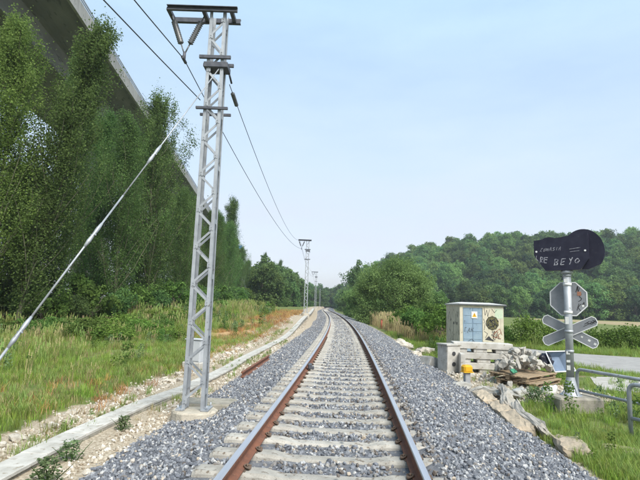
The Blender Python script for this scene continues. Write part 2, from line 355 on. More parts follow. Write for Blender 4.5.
# ------------------------------------------------------------------ ballast and track
BL = np.array([(-3.2, -.08), (-2.75, .02), (-2.15, .10), (-1.62, .37), (-1.4, .41), (-1.2, .415), (-.6, .418), (.6, .418), (.98, .43), (1.12, .485), (1.5, .485), (1.8, .42), (2.6, .23), (3.2, .08), (3.45, -.08)])
def bal(lat): return np.interp(lat, BL[:, 0], BL[:, 1])
def balz(x, Y):
    b = bal(x-ctr(Y)); return np.where(b > 0, np.maximum(b, H(x, Y)+.02), b)
m = mat('ballast_bed', (.16, .165, .178), (.10, .105, .118), 11, .95, 1.0, 18, c3=(.27, .275, .28), spot=.60)
yb = np.concatenate([np.arange(-4, 30, .3), np.arange(30, 90, .8), np.arange(90, 340, 2.5)])
lats = np.array(sorted(set(list(BL[:, 0])+list(np.arange(-3.2, 3.4, .2)))))
YB, LB = np.meshgrid(yb, lats, indexing='ij'); XB = LB+ctr(YB)
bump = .012*np.sin(XB*11+YB*3)*np.sin(YB*9-XB*4)*(np.abs(LB) < 3.1)
V = np.stack([XB, YB, balz(XB, YB)+bump], -1).reshape(-1, 3); nx = len(lats)
i = (np.arange(len(yb)-1)[:, None]*nx+np.arange(nx-1)[None]).ravel()
tag(link('ballast_bed', npmesh('ballast_bed', V, np.stack([i, i+1, i+1+nx, i+nx], 1), 'ballast_bed', None, True)), kind='structure')

def rock_mesh(name, mats, n=1, sq=(1, .8, .6), amp=.22, cuts=4):
    """angular stone: a ball cut by flat planes, then nudged"""
    import bmesh
    bm = bmesh.new(); bmesh.ops.create_icosphere(bm, subdivisions=n, radius=.5)
    P = np.array([v.co[:] for v in bm.verts])
    for k in range(cuts):
        d = unit(1)[0]; h = random.uniform(.24, .36); s = P @ d; P -= np.outer(np.clip(s-h, 0, None), d)
    P += rng.normal(0, amp*.12, P.shape); P *= np.array(sq)
    for v, q in zip(bm.verts, P): v.co = q
    me = bpy.data.meshes.new(name); bm.to_mesh(me); bm.free(); me.materials.append(MAT[mats]); return me
def stone_mat(name, tones):
    m = bpy.data.materials.new(name); m.use_nodes = True; t = m.node_tree; n = t.nodes; L = t.links; p = n['Principled BSDF']; p.inputs['Roughness'].default_value = .85
    p.inputs['Specular IOR Level'].default_value = .3
    oi = n.new('ShaderNodeObjectInfo'); r = n.new('ShaderNodeValToRGB'); r.color_ramp.interpolation = 'LINEAR'; L.new(oi.outputs['Random'], r.inputs[0])
    el = r.color_ramp.elements
    while len(el) < len(tones): el.new(.5)
    for q, (pos, c) in zip(el, tones): q.position = pos; q.color = (*c, 1)
    co = n.new('ShaderNodeTexCoord'); nz = n.new('ShaderNodeTexNoise'); nz.inputs['Scale'].default_value = 3.5; nz.inputs['Detail'].default_value = 5; L.new(co.outputs['Object'], nz.inputs['Vector'])
    mr = n.new('ShaderNodeMapRange'); mr.inputs[1].default_value = .3; mr.inputs[2].default_value = .7; mr.inputs[3].default_value = .75; mr.inputs[4].default_value = 1.25; L.new(nz.outputs[0], mr.inputs[0])
    hs = n.new('ShaderNodeHueSaturation'); L.new(mr.outputs[0], hs.inputs['Value']); L.new(r.outputs[0], hs.inputs['Color']); L.new(hs.outputs[0], p.inputs['Base Color']); MAT[name] = m
stone_mat('ballast_stone', [(0, (.085, .092, .108)), (.3, (.140, .149, .170)), (.62, (.195, .206, .228)), (.84, (.285, .295, .31)), (.94, (.46, .455, .44)), (1, (.34, .28, .21))])
stone_mat('soil_stone', [(0, (.26, .21, .15)), (.4, (.38, .33, .26)), (.8, (.52, .48, .41)), (1, (.62, .60, .55))])
stone_mat('stained_stone', [(0, (.095, .080, .068)), (.35, (.15, .132, .118)), (.65, (.20, .195, .19)), (.88, (.28, .265, .24)), (1, (.36, .31, .25))])
stained = [source('ballast_stone', rock_mesh('ballast_stone', 'stained_stone', 1, sq)) for sq in ((1, .8, .62), (1.1, .7, .6), (.9, .85, .75))]
stones = [source('ballast_stone', rock_mesh('ballast_stone', 'ballast_stone', 1, sq)) for sq in ((1, .8, .62), (1.1, .7, .6), (.9, .85, .75), (1.2, .65, .5), (1, .75, .8))]
SP = .6                                     # sleeper spacing
Y0 = 4.9-SP*12
def ballast_points(y0, y1, dens, s0, s1):
    n = int((y1-y0)*6.5*dens); Y = rng.uniform(y0, y1, n); lat = rng.uniform(-3.15, 3.35, n)
    edge = np.abs(lat) > 2.85; keep = ~(edge & (rng.uniform(0, 1, n) < (np.abs(lat)-2.85)*1.6)); Y, lat = Y[keep], lat[keep]
    ph = (Y-Y0+SP/2) % SP-SP/2                # distance to the nearest sleeper's middle
    onsl = (np.abs(ph) < .098) & (lat > -1.30) & (lat < 1.04)
    onrail = np.abs(np.abs(lat)-.869) < .095
    keep = ~(onrail | (onsl & (rng.uniform(0, 1, len(Y)) > .008))); Y, lat, onsl = Y[keep], lat[keep], onsl[keep]
    x = lat+ctr(Y); s = rng.uniform(s0, s1, len(Y))*np.where(rng.uniform(0, 1, len(Y)) < .06, 1.35, 1)
    z = balz(x, Y)+np.where(onsl, .075, 0)+rng.uniform(-.1, .28, len(Y))*s
    near = (np.abs(lat) < 1.25) & ~onsl & (np.abs(np.abs(lat)-.869) < .2); z -= near*.02
    return np.c_[x, Y, z], s
A, B = [], []
for y0, y1, d, s0, s1 in ((1.6, 9, 560, .036, .076), (9, 16, 420, .040, .08), (16, 30, 220, .05, .085), (30, 60, 120, .06, .10), (60, 130, 55, .07, .13)):
    p, s = ballast_points(y0, y1, d, s0, s1); A.append(p); B.append(s)
A = np.concatenate(A); B = np.concatenate(B)
la = A[:, 0]-ctr(A[:, 1]); pr = np.where(np.abs(np.abs(la)-.87) < .3, .6, np.where(np.abs(la) < .87, .25, .05)); IX = np.where(rng.uniform(0, 1, len(A)) < pr, rng.integers(5, 8, len(A)), rng.integers(0, 5, len(A)))
tag(scatter('ballast_stones', A, stained[::-1]+stones[::-1], rng.uniform(0, 6.283, (len(A), 3)), B, IX), 'bluish grey crushed stone ballast along the track', 'ballast')

track = thing('railway_track', 'single railway track with rusty steel rails on pale concrete sleepers', 'track', (0, 0, 0))
# rail profile (x, z), foot at 0
RP = [(-.07, 0), (.07, 0), (.07, .011), (.02, .027), (.009, .045), (.009, .108), (.035, .122), (.036, .150), (.028, .159), (-.028, .159), (-.036, .150), (-.035, .122), (-.009, .108), (-.009, .045), (-.02, .027), (-.07, .011)]
RZ = .487
yr = np.concatenate([np.arange(-4, 60, .6), np.arange(60, 342, 2.0)])
for s in (-1, 1):
    b = MB(); k = len(RP)
    for y in yr:
        h = (float(ctr(y+.1))-float(ctr(y-.1)))/.2; cx = float(ctr(y)); c = 1/math.sqrt(1+h*h)
        b.v += [(cx+(s*.869+px)*c, y-(s*.869+px)*h*c, RZ+pz) for px, pz in RP]
    for j in range(len(yr)-1):
        for q in range(k):
            b.f.append((j*k+q, j*k+(q+1) % k, (j+1)*k+(q+1) % k, (j+1)*k+q)); b.mi.append(1 if q in (7, 8, 9) else 0); b.sm.append(False)
    b.build('rail', ['rail_rust', 'rail_polished'], track)
# sleeper: deeper seats, lower waist
def sleeper_mesh(sd):
    random.seed(sd); b = MB(); st = [(-1.30, -.02, .075), (-1.26, .0, .088), (-.62, .0, .088), (-.42, -.03, .072), (.42, -.03, .072), (.62, .0, .088), (1.26, .0, .088), (1.30, -.02, .075)]
    V = []
    for x, dz, w in st:
        j = random.uniform(-.004, .004); V += [(x, -.135, -.20), (x, -w-.025, dz-.03+j), (x, -w, dz+j), (x, w, dz+j), (x, w+.025, dz-.03+j), (x, .135, -.20)]
    F = [(0, 1, 2, 3, 4, 5)]+[tuple(42+q for q in (5, 4, 3, 2, 1, 0))]
    for k in range(7): F += [(k*6+q, (k+1)*6+q, (k+1)*6+(q+1) % 6, k*6+(q+1) % 6) for q in range(6)]
    return b.add(V, F).mesh('sleeper', 'sleeper_concrete')
slm = [sleeper_mesh(k) for k in range(4)]
pad = MB().box((0, 0, .006), (.17, .16, .012), bev=.004).mesh('rail_pad', 'clip_rust')
cb = MB(); cb.box((0, 0, .014), (.05, .06, .028), bev=.008).tube([(-.02, -.045, .022), (.02, -.04, .034), (.04, -.01, .038), (.04, .015, .038), (.02, .045, .034), (-.02, .045, .022)], .009, 6).tube([(.012, 0, .02), (.012, 0, .055)], .011, 6)
clip = cb.mesh('rail_clip', 'clip_rust')
for k in range(300):
    y = Y0+SP*k; o = link('sleeper', slm[k % 4], track, (float(ctr(y)), y, .475)); a = -math.atan((float(ctr(y+.1))-float(ctr(y-.1)))/.2)+random.uniform(-.006, .006); o.rotation_euler = (0, 0, a)
    if 10 < k < 46:
        for s in (-1, 1):
            q = link('rail_pad', pad, o, (s*.869, 0, 0))
            for t in (-1, 1):
                q = link('rail_clip', clip, o, (s*.869+t*.098, random.uniform(-.012, .012), 0), 0 if t < 0 else math.pi)
bx = MB(); yb_ = 12.2; cx = float(ctr(yb_))
bx.box((cx-.869+.10, yb_, .585), (.10, .22, .13), bev=.02).box((cx-.869+.17, yb_, .55), (.07, .12, .08), bev=.015)
bx.build('rail_contact', 'dark_steel', track)
far = MB()
for k in range(300, 560):
    y = Y0+SP*k; far.box((float(ctr(y)), y, .42), (2.6, .20, .10))
tag(far.build('far_sleepers', 'sleeper_concrete', track), kind='stuff')
# ------------------------------------------------------------------ cable trough with its lids
TY = np.array([-2, 5.8, 7, 8.6, 10.1, 11.5, 15.2, 18, 23, 32, 47, 80, 140])
TL = np.array([-3.75, -3.75, -3.85, -3.85, -3.8, -3.6, -3.5, -3.6, -3.55, -3.4, -3.3, -3.4, -3.4])
trough = thing('cable_trough', 'pale concrete cable trough with lids running along the left of the track', 'cable trough')
def tpos(y): x = float(ctr(y))+float(np.interp(y, TY, TL)); return x, float(H(x, y))
bt = MB()
for k in range(60):
    y0, y1 = -2+k*2.2, -2+(k+1)*2.2
    (xa, za), (xb, zb) = tpos(y0), tpos(y1)
    for s in (-1, 1): bt.bar((xa+s*.14, y0, za-.05), (xb+s*.14, y1-.01, zb-.05), .06, .18)
bt.build('trough_wall', 'old_concrete', trough)
lid = MB().box((0, 0, 0), (.36, .985, .05), bev=.008).mesh('lid', 'trough_concrete')
for k in range(95):
    y = -1.5+k*1.0; x, z = tpos(y); x2, z2 = tpos(y+1)
    o = link('lid', lid, trough, ((x+x2)/2+random.uniform(-.008, .008), y+.5, (z+z2)/2+.068+random.uniform(-.004, .006)))
    o.rotation_euler = (math.atan(z2-z), random.uniform(-.012, .012), -math.atan(x2-x)+random.uniform(-.012, .012))

# ------------------------------------------------------------------ lattice masts
def lattice_mast(full):
    t = thing('lattice_mast', 'x', 'mast', group='steel masts beside the track')
    h, w, d = 7.50, .38, .27
    wd = lambda z: lerp(.38, .305, z/h)
    for sx in (-1, 1):
        for sy in (-1, 1):
            b = MB(); x0, x1, y = sx*w/2, sx*wd(h)/2, sy*d/2
            b.bar((x0-sx*.028, y, 0), (x1-sx*.028, y, h), .056, .010, (0, 1, 0)).bar((x0, y-sy*.028, 0), (x1, y-sy*.028, h), .010, .056, (0, 1, 0)); b.build('leg', 'galvanised', t)
    n = 21; dz = (h-.35)/n
    for k in range(n):
        z0, z1 = .15+k*dz, .15+(k+1)*dz
        for sy in (-1, 1):
            s = -1 if k % 2 else 1
            MB().bar((-s*(wd(z0)/2-.03), sy*(d/2-.012), z0+.03), (s*(wd(z1)/2-.03), sy*(d/2-.012), z1-.03), .010, .040, (0, 1, 0) if False else (1, 0, 0)).build('lattice_bar', 'galvanised', t)
    for k in range(n+1):
        sx = 1 if k % 2 == 0 else -1; z = .15+k*dz; b = MB().box((-sx*(wd(z)/2-.045), -d/2-.008, z), (.075, .006, .085))
        for e_ in (-.02, .02): b.tube([(-sx*(wd(z)/2-.045), -d/2-.011, z+e_), (-sx*(wd(z)/2-.045), -d/2-.022, z+e_)], .009, 6)
        b.build('gusset_plate', 'galvanised', t)
    for sx in (-1, 1):
        for k in range(0, n, 3):
            MB().box((sx*(wd(.3+k*dz)/2-.008), 0, .3+k*dz), (.008, d-.02, .09)).build('batten_plate', 'galvanised', t)
    # cross-arm: two channels and ties
    for sy in (-1, 1):
        MB().box((-.30, sy*(d/2+.045), h-.02), (1.36, .012, .09)).box((-.30, sy*(d/2+.075), h+.025), (1.36, .06, .012)).box((-.30, sy*(d/2+.075), h-.065), (1.36, .06, .012)).build('cross_arm', 'dark_steel', t)
    for x in (-.96, -.28, .26): MB().box((x, 0, h-.02), (.07, d+.09, .07)).build('arm_tie', 'dark_steel', t)
    # V string of two insulators down to the wire clamp
    vp = Vector((-.64, 0, h-.86))
    for x in (-.93, -.31):
        p0 = Vector((x, 0, h-.06)); b = MB(); D = vp-p0; l = D.length
        b.tube([p0, p0+D*.16], .014, 6).tube([p0+D*.70, vp], .014, 6)
        pts, rr = [], []
        for q in range(25): pts.append(p0+D*(.14+.58*q/24)); rr.append(.062 if q % 2 else .034)
        b.tube(pts, rr, 10); b.build('insulator', 'insulator_glaze', t)
    MB().tube([vp+Vector((0, 0, .05)), vp-Vector((0, 0, .12))], .03, 8).tube([vp+Vector((0, -.12, -.11)), vp+Vector((0, .12, -.11))], .03, 8).build('wire_clamp', 'dark_steel', t)
    if full:
        for z, hh in ((6.52, .06), (5.50, .045)):
            b = MB()
            for sy in (-1, 1): b.box((0, sy*(d/2+.03), z), (w+.22, .05, hh))
            b.build('bracket', 'dark_steel', t)
        MB().box((.02, -.02, 6.37), (w+.08, d+.05, .11), bev=.01).build('anchor_plate', 'dark_steel', t)
        MB().tube([(.24, .1, 6.3), (.25, .3, 6.22)], .02, 6).build('anchor_shackle', 'dark_steel', t)
    # footing
    b = MB(); V = []
    for z, r in ((-.5, .43), (-.03, .405), (.0, .37)): V += [((r+random.uniform(-.02, .02))*math.cos(q*math.pi/10), (r+random.uniform(-.02, .02))*.9*math.sin(q*math.pi/10), z+random.uniform(-.012, .0)) for q in range(20)]
    b.add(V, [(k*20+j, k*20+(j+1) % 20, (k+1)*20+(j+1) % 20, (k+1)*20+j) for k in range(2) for j in range(20)]+[tuple(range(40, 60))]); b.build('footing', 'footing_concrete', t)
    for sx in (-1, 1):
        MB().box((sx*(w/2+.03), 0, .012), (.13, d+.12, .024)).build('base_plate', 'galvanised', t)
        for sy in (-1, 1): MB().tube([(sx*(w/2+.06), sy*.16, .0), (sx*(w/2+.06), sy*.16, .09)], .016, 6).build('anchor_bolt', 'galvanised', t)
    return t
m1 = lattice_mast(True); snapshot()
masts = [(-2.12, 8.9, .19), (-1.25, 50, 1.22), (-.55, 102, 1.45), (.75, 200, 1.45)]
lab = ['galvanised lattice mast with short cross-arm, nearest one, beside the guy rod', 'second lattice mast along the track, standing left of the far bend',
       'third lattice mast along the track, small and thin in the distance', 'farthest tiny lattice mast by the vanishing rails']
for k, (x, y, z) in enumerate(masts):
    o = m1 if k == 0 else copy_tree(m1)
    o.location = (x, y, z); o.rotation_euler = (0, 0, R([0, 3, 2, -2][k])); o['label'] = lab[k]
tag(MB().box((-1.98, 9.45, .05), (1.05, .60, .36), .12, .015, .03).build('concrete_slab', 'old_concrete'), 'weathered concrete slab behind the footing of the nearest mast', 'slab')

# guy rod from the mast to the ground at the left
T = Vector((-2.02, 8.8, 6.55)); a0 = Vector((-3.67, 5.8, 1.36)); D = (T-a0).normalized(); G = a0-D*((a0.z-.0)/D.z)
guy = thing('guy_rod', 'long grey guy rod with turnbuckles slanting from the nearest mast to the ground', 'guy rod', tuple(G))
def gp(t): return (T-G)*t
MB().tube([gp(0), gp(.27)], .017, 8).build('lower_rod', 'galvanised', guy)
MB().tube([gp(.27), gp(.55)], .014, 8).build('middle_rod', 'galvanised', guy)
MB().tube([gp(.55), gp(1)], .011, 8).build('upper_rod', 'galvanised', guy)
for t0 in (.25, .45, .67):
    b = MB(); e = .028
    b.tube([gp(t0-e), gp(t0-e*.5), gp(t0), gp(t0+e*.5), gp(t0+e)], [.017, .030, .022, .030, .017], 8)
    d = (T-G).normalized(); sd = d.cross(Vector((0, 0, 1))).normalized()
    b.tube([gp(t0)-sd*.05, gp(t0)+sd*.05], .012, 6); b.build('turnbuckle', 'galvanised', guy)
b = MB(); b.box((0, 0, -.02), (.5, .5, .22), bev=.03); b.build('anchor_block', 'old_concrete', guy)

def wire(name, label, pts, sag, r):
    P = []
    for (a, b), s in zip(zip(pts[:-1], pts[1:]), sag):
        a, b = Vector(a), Vector(b)
        for k in range(25):
            t = k/24
            if k or not P: P.append(a.lerp(b, t)-Vector((0, 0, 4*s*t*(1-t))))
    return tag(MB().tube(P, r, 6).build(name, 'wire_metal'), label, 'wire', 'overhead wires on the masts')
wire('overhead_wire', 'overhead wire hung under the insulators of the masts', [(-5.6, -34, 6.9), (-2.76, 8.9, 6.73), (-1.86, 50, 7.80), (-1.18, 102, 8.05), (.1, 200, 8.0)], [1.15, .85, .9, 1.2], .010)
wa = wire('overhead_wire', 'sagging overhead wire anchored high on the right side of the nearest mast', [(-1.9, 9.15, 6.36), (-2.1, 50, 8.72), (-1.3, 102, 8.9)], [.9, .8], .008)
b = MB(); pts = []; rr = []
for q in range(17): pts.append((-1.9-.0003*q, 9.5+q*.035, 6.34-.002*q)); rr.append(.045 if q % 2 else .022)
b.tube(pts, rr, 10); b.build('strain_insulator', 'insulator_glaze', wa)
wire('overhead_wire', 'overhead wire crossing the upper left and ending low on the nearest mast', [(-7.2, -34, 6.8), (-2.36, 8.78, 5.86)], [.9], .009)

# ------------------------------------------------------------------ cabinet behind the mast, spare rail
cab = thing('equipment_cabinet', 'small grey metal cabinet on a pale plinth behind the nearest mast', 'cabinet', (-3.72, 15.3, float(H(-3.72, 15.3))), R(-18))
MB().box((0, 0, .10), (.62, .46, .26), bev=.02).build('plinth', 'trough_concrete', cab)
MB().box((0, 0, .56), (.52, .34, .66), bev=.012).build('body', 'cabinet_grey', cab)
MB().box((.01, -.178, .56), (.44, .014, .58), bev=.004).build('door', 'cabinet_grey', cab)
MB().box((0, 0, .91), (.57, .40, .03), bev=.006).build('lid', 'cabinet_grey', cab)
MB().box((.18, -.192, .58), (.02, .016, .10)).build('handle', 'dark_steel', cab)
b = MB(); p0, p1 = Vector((-2.0, 13.6, .05)), Vector((-1.74, 18.2, .04)); d = (p1-p0).normalized(); sd = Vector((d.y, -d.x, 0)); k = len(RP)
for p in (p0, p1): b.v += [tuple(p+sd*(px*1.0)+Vector((0, 0, pz))) for px, pz in RP]
b.f += [(q, (q+1) % k, k+(q+1) % k, k+q) for q in range(k)]+[tuple(range(k)), tuple(range(k, 2*k))]; b.mi += [0]*(k+2); b.sm += [False]*(k+2)
tag(b.build('spare_rail', 'rail_rust'), 'rusty loose rail lying along the left edge of the ballast', 'rail')

# ------------------------------------------------------------------ viaduct
via = thing('viaduct', 'high grey concrete motorway viaduct on tall piers behind the poplars', 'viaduct', (0, 0, 0), R(5.82))
A0, A1 = -70, 470
def sec(poly, name, m, y0=A0, y1=A1): return MB().prism(poly, y0, y1).build(name, m, via)
sec([(-20.25, 30.75), (-20.25, 30.10), (-24.0, 29.2), (-24.5, 26.9), (-32.3, 26.9), (-32.8, 29.2), (-36.8, 30.1), (-36.8, 30.75)], 'box_girder', 'viaduct_concrete')
sec([(-37.1, 31.35), (-37.1, 29.85), (-36.8, 29.85), (-36.8, 31.35)], 'edge_beam', 'parapet_concrete')
ep = MB().prism([(-.15, .75), (-.15, -.75), (.15, -.75), (.15, .75)], -2.98, 2.98).mesh('edge_panel', 'parapet_concrete')
for k in range(90): link('edge_panel', ep, via, (-20.1+random.uniform(-.012, .012), A0+3+k*6, 30.6))
for k in range(8): MB().box((-20.35, 14+k*24, 29.72), (.16, .16, .55)).build('drain_pipe', 'dark_steel', via)
for x in (-20.1, -36.95):
    b = MB()
    for z in (31.75, 32.05): b.bar((x, A0, z), (x, A1, z), .09, .12)
    for k in range(90): b.box((x, A0+3+k*6, 31.70), (.09, .12, .72))
    b.build('guard_rail', 'galvanised', via)
for y in (-10, 35, 80, 125, 170, 215, 260, 305, 350, 395):
    b = MB(); x0 = -28.4; V = []
    for z, wx, wy in ((-2, 2.3, 1.25), (24.6, 2.3, 1.1), (26.88, 3.5, 1.1)): V += [(x0-wx, y-wy, z), (x0+wx, y-wy, z), (x0+wx, y+wy, z), (x0-wx, y+wy, z)]
    b.add(V, [(k*4+j, k*4+(j+1) % 4, (k+1)*4+(j+1) % 4, (k+1)*4+j) for k in range(2) for j in range(4)]+[(8, 9, 10, 11)]); b.build('pier', 'parapet_concrete', via)
sg = thing('motorway_sign', 'tiny blue road sign standing above the far edge of the viaduct', 'sign', (-55, 332, 30.9))
MB().box((0, 0, 8.9), (3.2, .12, 2.4), bev=.03).build('panel', 'sticker_blue', sg)
for s in (-1, 1): MB().tube([(s*1.1, .12, 0), (s*1.1, .12, 10)], .09, 8).build('post', 'galvanised', sg)
# ------------------------------------------------------------------ level-crossing signal seen from behind
def strokes(name, m, parent, polys, y, w, x0=0, z0=0, s=1.0, side=-1, th=.003):
    """hand-drawn spray lines on a face: flat ribbons, u to the right, v up"""
    b = MB()
    for pl in polys:
        for (u0, v0), (u1, v1) in zip(pl[:-1], pl[1:]):
            b.bar((x0+u0*s, y, z0+v0*s), (x0+u1*s, y, z0+v1*s), w, th, (0, 1, 0))
    return b.build(name, m, parent)
def circ(cx, cz, r, a0=0, a1=360, n=14): return [(cx+r*math.cos(R(lerp(a0, a1, k/n))), cz+r*math.sin(R(lerp(a0, a1, k/n)))) for k in range(n+1)]
GL = {'B': [[(0, 0), (0, 1), (.5, .95), (.55, .7), (.1, .52), (.6, .45), (.62, .1), (0, 0)]], 'E': [[(.6, 1), (0, .95), (0, 0), (.6, .05)], [(0, .5), (.5, .52)]],
      'Y': [[(0, 1), (.3, .5), (.65, 1)], [(.3, .5), (.2, 0)]], 'O': [circ(.32, .5, .36)], 'R': [[(0, 0), (0, 1), (.5, .95), (.5, .6), (0, .5), (.55, 0)]],
      'Z': [[(0, 1), (.6, 1), (0, 0), (.6, 0)]], 'U': [[(0, 1), (.05, .1), (.3, 0), (.55, .1), (.6, 1)]], 'S': [[(.55, .95), (.1, .9), (.1, .6), (.5, .45), (.5, .1), (0, .05)]],
      'T': [[(0, 1), (.6, 1)], [(.3, 1), (.3, 0)]], 'A': [[(0, 0), (.3, 1), (.6, 0)], [(.12, .4), (.5, .4)]], 'N': [[(0, 0), (0, 1), (.55, 0), (.55, 1)]], 'I': [[(.2, 0), (.25, 1)]], 'K': [[(0, 0), (0, 1)], [(.55, 1), (.05, .5), (.6, 0)]]}
def word(t, x, z, h, adv=.8, slant=.12, rise=0.):
    P = []
    for k, c in enumerate(t):
        ks = random.uniform(.85, 1.15)
        for pl in GL.get(c, []): P.append([(x+(u*.75*ks+k*adv+v*slant+random.uniform(-.10, .10))*h, z+(v*ks+k*rise+random.uniform(-.10, .10))*h) for u, v in pl])
    return P
sg = thing('crossing_signal', 'level-crossing signal seen from behind: black twin-lamp board, octagon and crossed boards on grey pole', 'signal', (5.58, 10.9, .30), R(-33))
b = MB(); b.tube([(0, 0, .0), (0, 0, .03)], .22, 20); b.tube([(0, 0, .03), (0, 0, .10), (0, 0, .36), (0, 0, .40)], [.19, .15, .092, .085], 18, False)
b.build('pole_base', 'galvanised', sg)
b = MB()
for k in range(4):
    a = R(45+90*k); c, s = math.cos(a), math.sin(a); n = Vector((-s, c, 0))*.006; q = [Vector((c*.08, s*.08, .34)), Vector((c*.21, s*.21, .03)), Vector((c*.08, s*.08, .03))]
    b.add([p+n for p in q]+[p-n for p in q], [(0, 1, 2), (5, 4, 3), (0, 3, 4, 1), (1, 4, 5, 2), (2, 5, 3, 0)])
b.build('gusset', 'galvanised', sg)
MB().tube([(0, 0, .36), (0, 0, 2.78)], .080, 20).build('pole', 'galvanised', sg)
for z in (.95, 1.38, 1.80, 2.42, 2.62): MB().tube([(0, 0, z-.03), (0, 0, z+.03)], .089, 20).build('clamp_band', 'sign_rim' if z in (1.80, 2.42) else 'galvanised', sg)
head = MB(); zc = 2.74
ol = [(-.42+.34*math.cos(R(a)), zc+.44+.34*math.sin(R(a))) for a in range(205, 50, -8)]+[(.40+.50*math.cos(R(a)), zc+.43+.50*math.sin(R(a))) for a in range(132, -44, -8)]+[(.50, zc+.02), (-.55, zc+.02)]
KX = .84; ol = [(x*KX, z) for x, z in ol]
bo = head.prism(ol, .075, .11).build('target_board', 'signal_black', sg)
MB().prism([(x*KX, z) for x, z in [(-.78, zc+.68), (-.78, zc+.34), (-.50, zc-.02), (.34, zc-.0), (.54, zc+.24), (.54, zc+.82), (.44, zc+.82), (-.10, zc+.74)]], -.13, .07).build('lamp_housing', 'signal_black', sg)
for x in (-.33, .34):
    b = MB(); n = 20; V = []
    for y, r in ((.11, .23), (.50, .21)): V += [(x+r*math.cos(2*math.pi*j/n), y+(0.14*math.sin(2*math.pi*j/n) if y > .3 else 0), zc+.42+r*math.sin(2*math.pi*j/n)) for j in range(n)]
    b.add(V, [(j, (j+1) % n, n+(j+1) % n, n+j) for j in range(n)], True); b.build('lamp_hood', 'signal_black', sg)
MB().tube([(0, 0, 2.66), (0, 0, 2.735)], .12, 12).build('head_bracket', 'galvanised', sg)
for x in (-.60, .39): MB().tube([(x, -.135, zc+.42), (x, -.145, zc+.42)], .022, 8).build('bolt', 'sign_rim', sg)
strokes('graffiti', 'spray_white', sg, word('BEYO', -.24, zc+.10, .15, .92, .25, .05)+word('RE', -.53, zc+.17, .13, .7, .1, -.05), -.134, .017)
strokes('graffiti', 'spray_white', sg, word('ZUNASTA', -.52, zc+.42, .075, .85, .3, .05)+[[(.08, zc+.46), (.30, zc+.49)], [(.09, zc+.40), (.28, zc+.42)]]+[[(-.60, zc+.33), (-.61, zc+.26), (-.56, zc+.20)]], -.134, .008)
zo = 2.10; oc = [(.40*math.cos(R(22.5+45*k)), zo+.40*math.sin(R(22.5+45*k))) for k in range(8)]
ob = MB().prism(oc, .125, .140).build('octagon_board', 'sign_back', sg)
for k in range(8): MB().bar((oc[k][0], .132, oc[k][1]), (oc[(k+1) % 8][0], .132, oc[(k+1) % 8][1]), .022, .024, (0, 1, 0)).build('rim', 'sign_rim', ob)
strokes('graffiti', 'spray_black', sg, word('NASKA', .15, zo+.16, .13, 0, .3)[:2]+word('S', .20, zo-.05, .16)+word('K', .18, zo-.26, .15)+word('A', .26, zo-.16, .12), .1235, .014)
MB().box((.22, .1225, zo+.12), (.08, .003, .09)).build('sticker', 'spray_rust', sg)
MB().box((.29, .1225, zo-.15), (.05, .003, .05)).build('sticker', 'sticker_white', sg)
for j, (an, y) in enumerate(((27, .125), (-27, .145))):
    M = Matrix.Rotation(R(-an), 3, 'Y'); l = .60; hw = .105
    pl = [(-l+.05, -hw), (l-.05, -hw), (l, -hw+.06), (l, hw-.06), (l-.05, hw), (-l+.05, hw), (-l, hw-.06), (-l, -hw+.06)]
    P = [M @ Vector((u, 0, v)) for u, v in pl]
    cb_ = MB().prism([(p.x, 1.38+p.z) for p in P], y, y+.012).build('crossed_board', 'sign_back', sg)
    for k in range(8): MB().bar((P[k].x, y+.006, 1.38+P[k].z), (P[(k+1) % 8].x, y+.006, 1.38+P[(k+1) % 8].z), .016, .022, (0, 1, 0)).build('rim', 'sign_rim', cb_)
strokes('graffiti', 'spray_black', sg, [[(.28, 1.50), (.42, 1.58), (.52, 1.63)], [(.34, 1.58), (.45, 1.56), (.53, 1.66)], [(.30, 1.55), (.40, 1.62)], [(.42, 1.62), (.50, 1.58)], [(.46, 1.65), (.54, 1.60)]], .1235, .014)
for x, z, d in ((.24, 1.27, .04), (.38, 1.20, .05), (.49, 1.13, .05), (-.2, 1.28, .035)): MB().box((x, .1425, z), (d, .003, d*.9), Matrix.Rotation(R(27), 3, 'Y')).build('sticker', 'sticker_white', sg)
for z, hh in ((1.62, .16), (.92, .07), (.60, .10), (.74, .05), (2.5, .08)): MB().box((-.02, -.0825, z), (.07, .006, hh)).build('sticker', 'sticker_white', sg)
bk = MB(); bk.box((0, 0, .10), (.98, .62, .42), R(4), .012, .03)
tag(bk.build('concrete_block', 'old_concrete', None, (5.60, 10.82, 0)), 'mossy concrete block under the crossing signal', 'concrete block')

# ------------------------------------------------------------------ tubular railings
def railing(label, p, d, L, h, low):
    t = thing('tube_railing', label, 'railing', (p[0], p[1], float(H(*p)))); d = Vector((d[0], d[1], 0)).normalized(); r = .12; P = [Vector((0, 0, -.1)), Vector((0, 0, h-r))]
    P += [Vector((0, 0, h-r))+d*(r-r*math.cos(R(a)))+Vector((0, 0, r*math.sin(R(a)))) for a in (25, 50, 75, 90)]
    P += [d*(L-r)+Vector((0, 0, h))]+[d*(L-r)+d*r*math.sin(R(a))+Vector((0, 0, h-r+r*math.cos(R(a)))) for a in (25, 50, 75, 90)]+[d*L+Vector((0, 0, -.1))]
    MB().tube(P, .036, 12).build('hoop', 'galvanised', t)
    MB().tube([d*.02+Vector((0, 0, low)), d*(L-.02)+Vector((0, 0, low))], .030, 12).build('lower_rail', 'galvanised', t)
    return t
railing('grey tube railing starting right behind the crossing signal', (5.84, 11.12), (.30, -1.0), 3.6, .84, .38)
railing('nearest grey tube railing at the right edge', (5.34, 8.5), (.45, -1), 2.4, .92, .36)

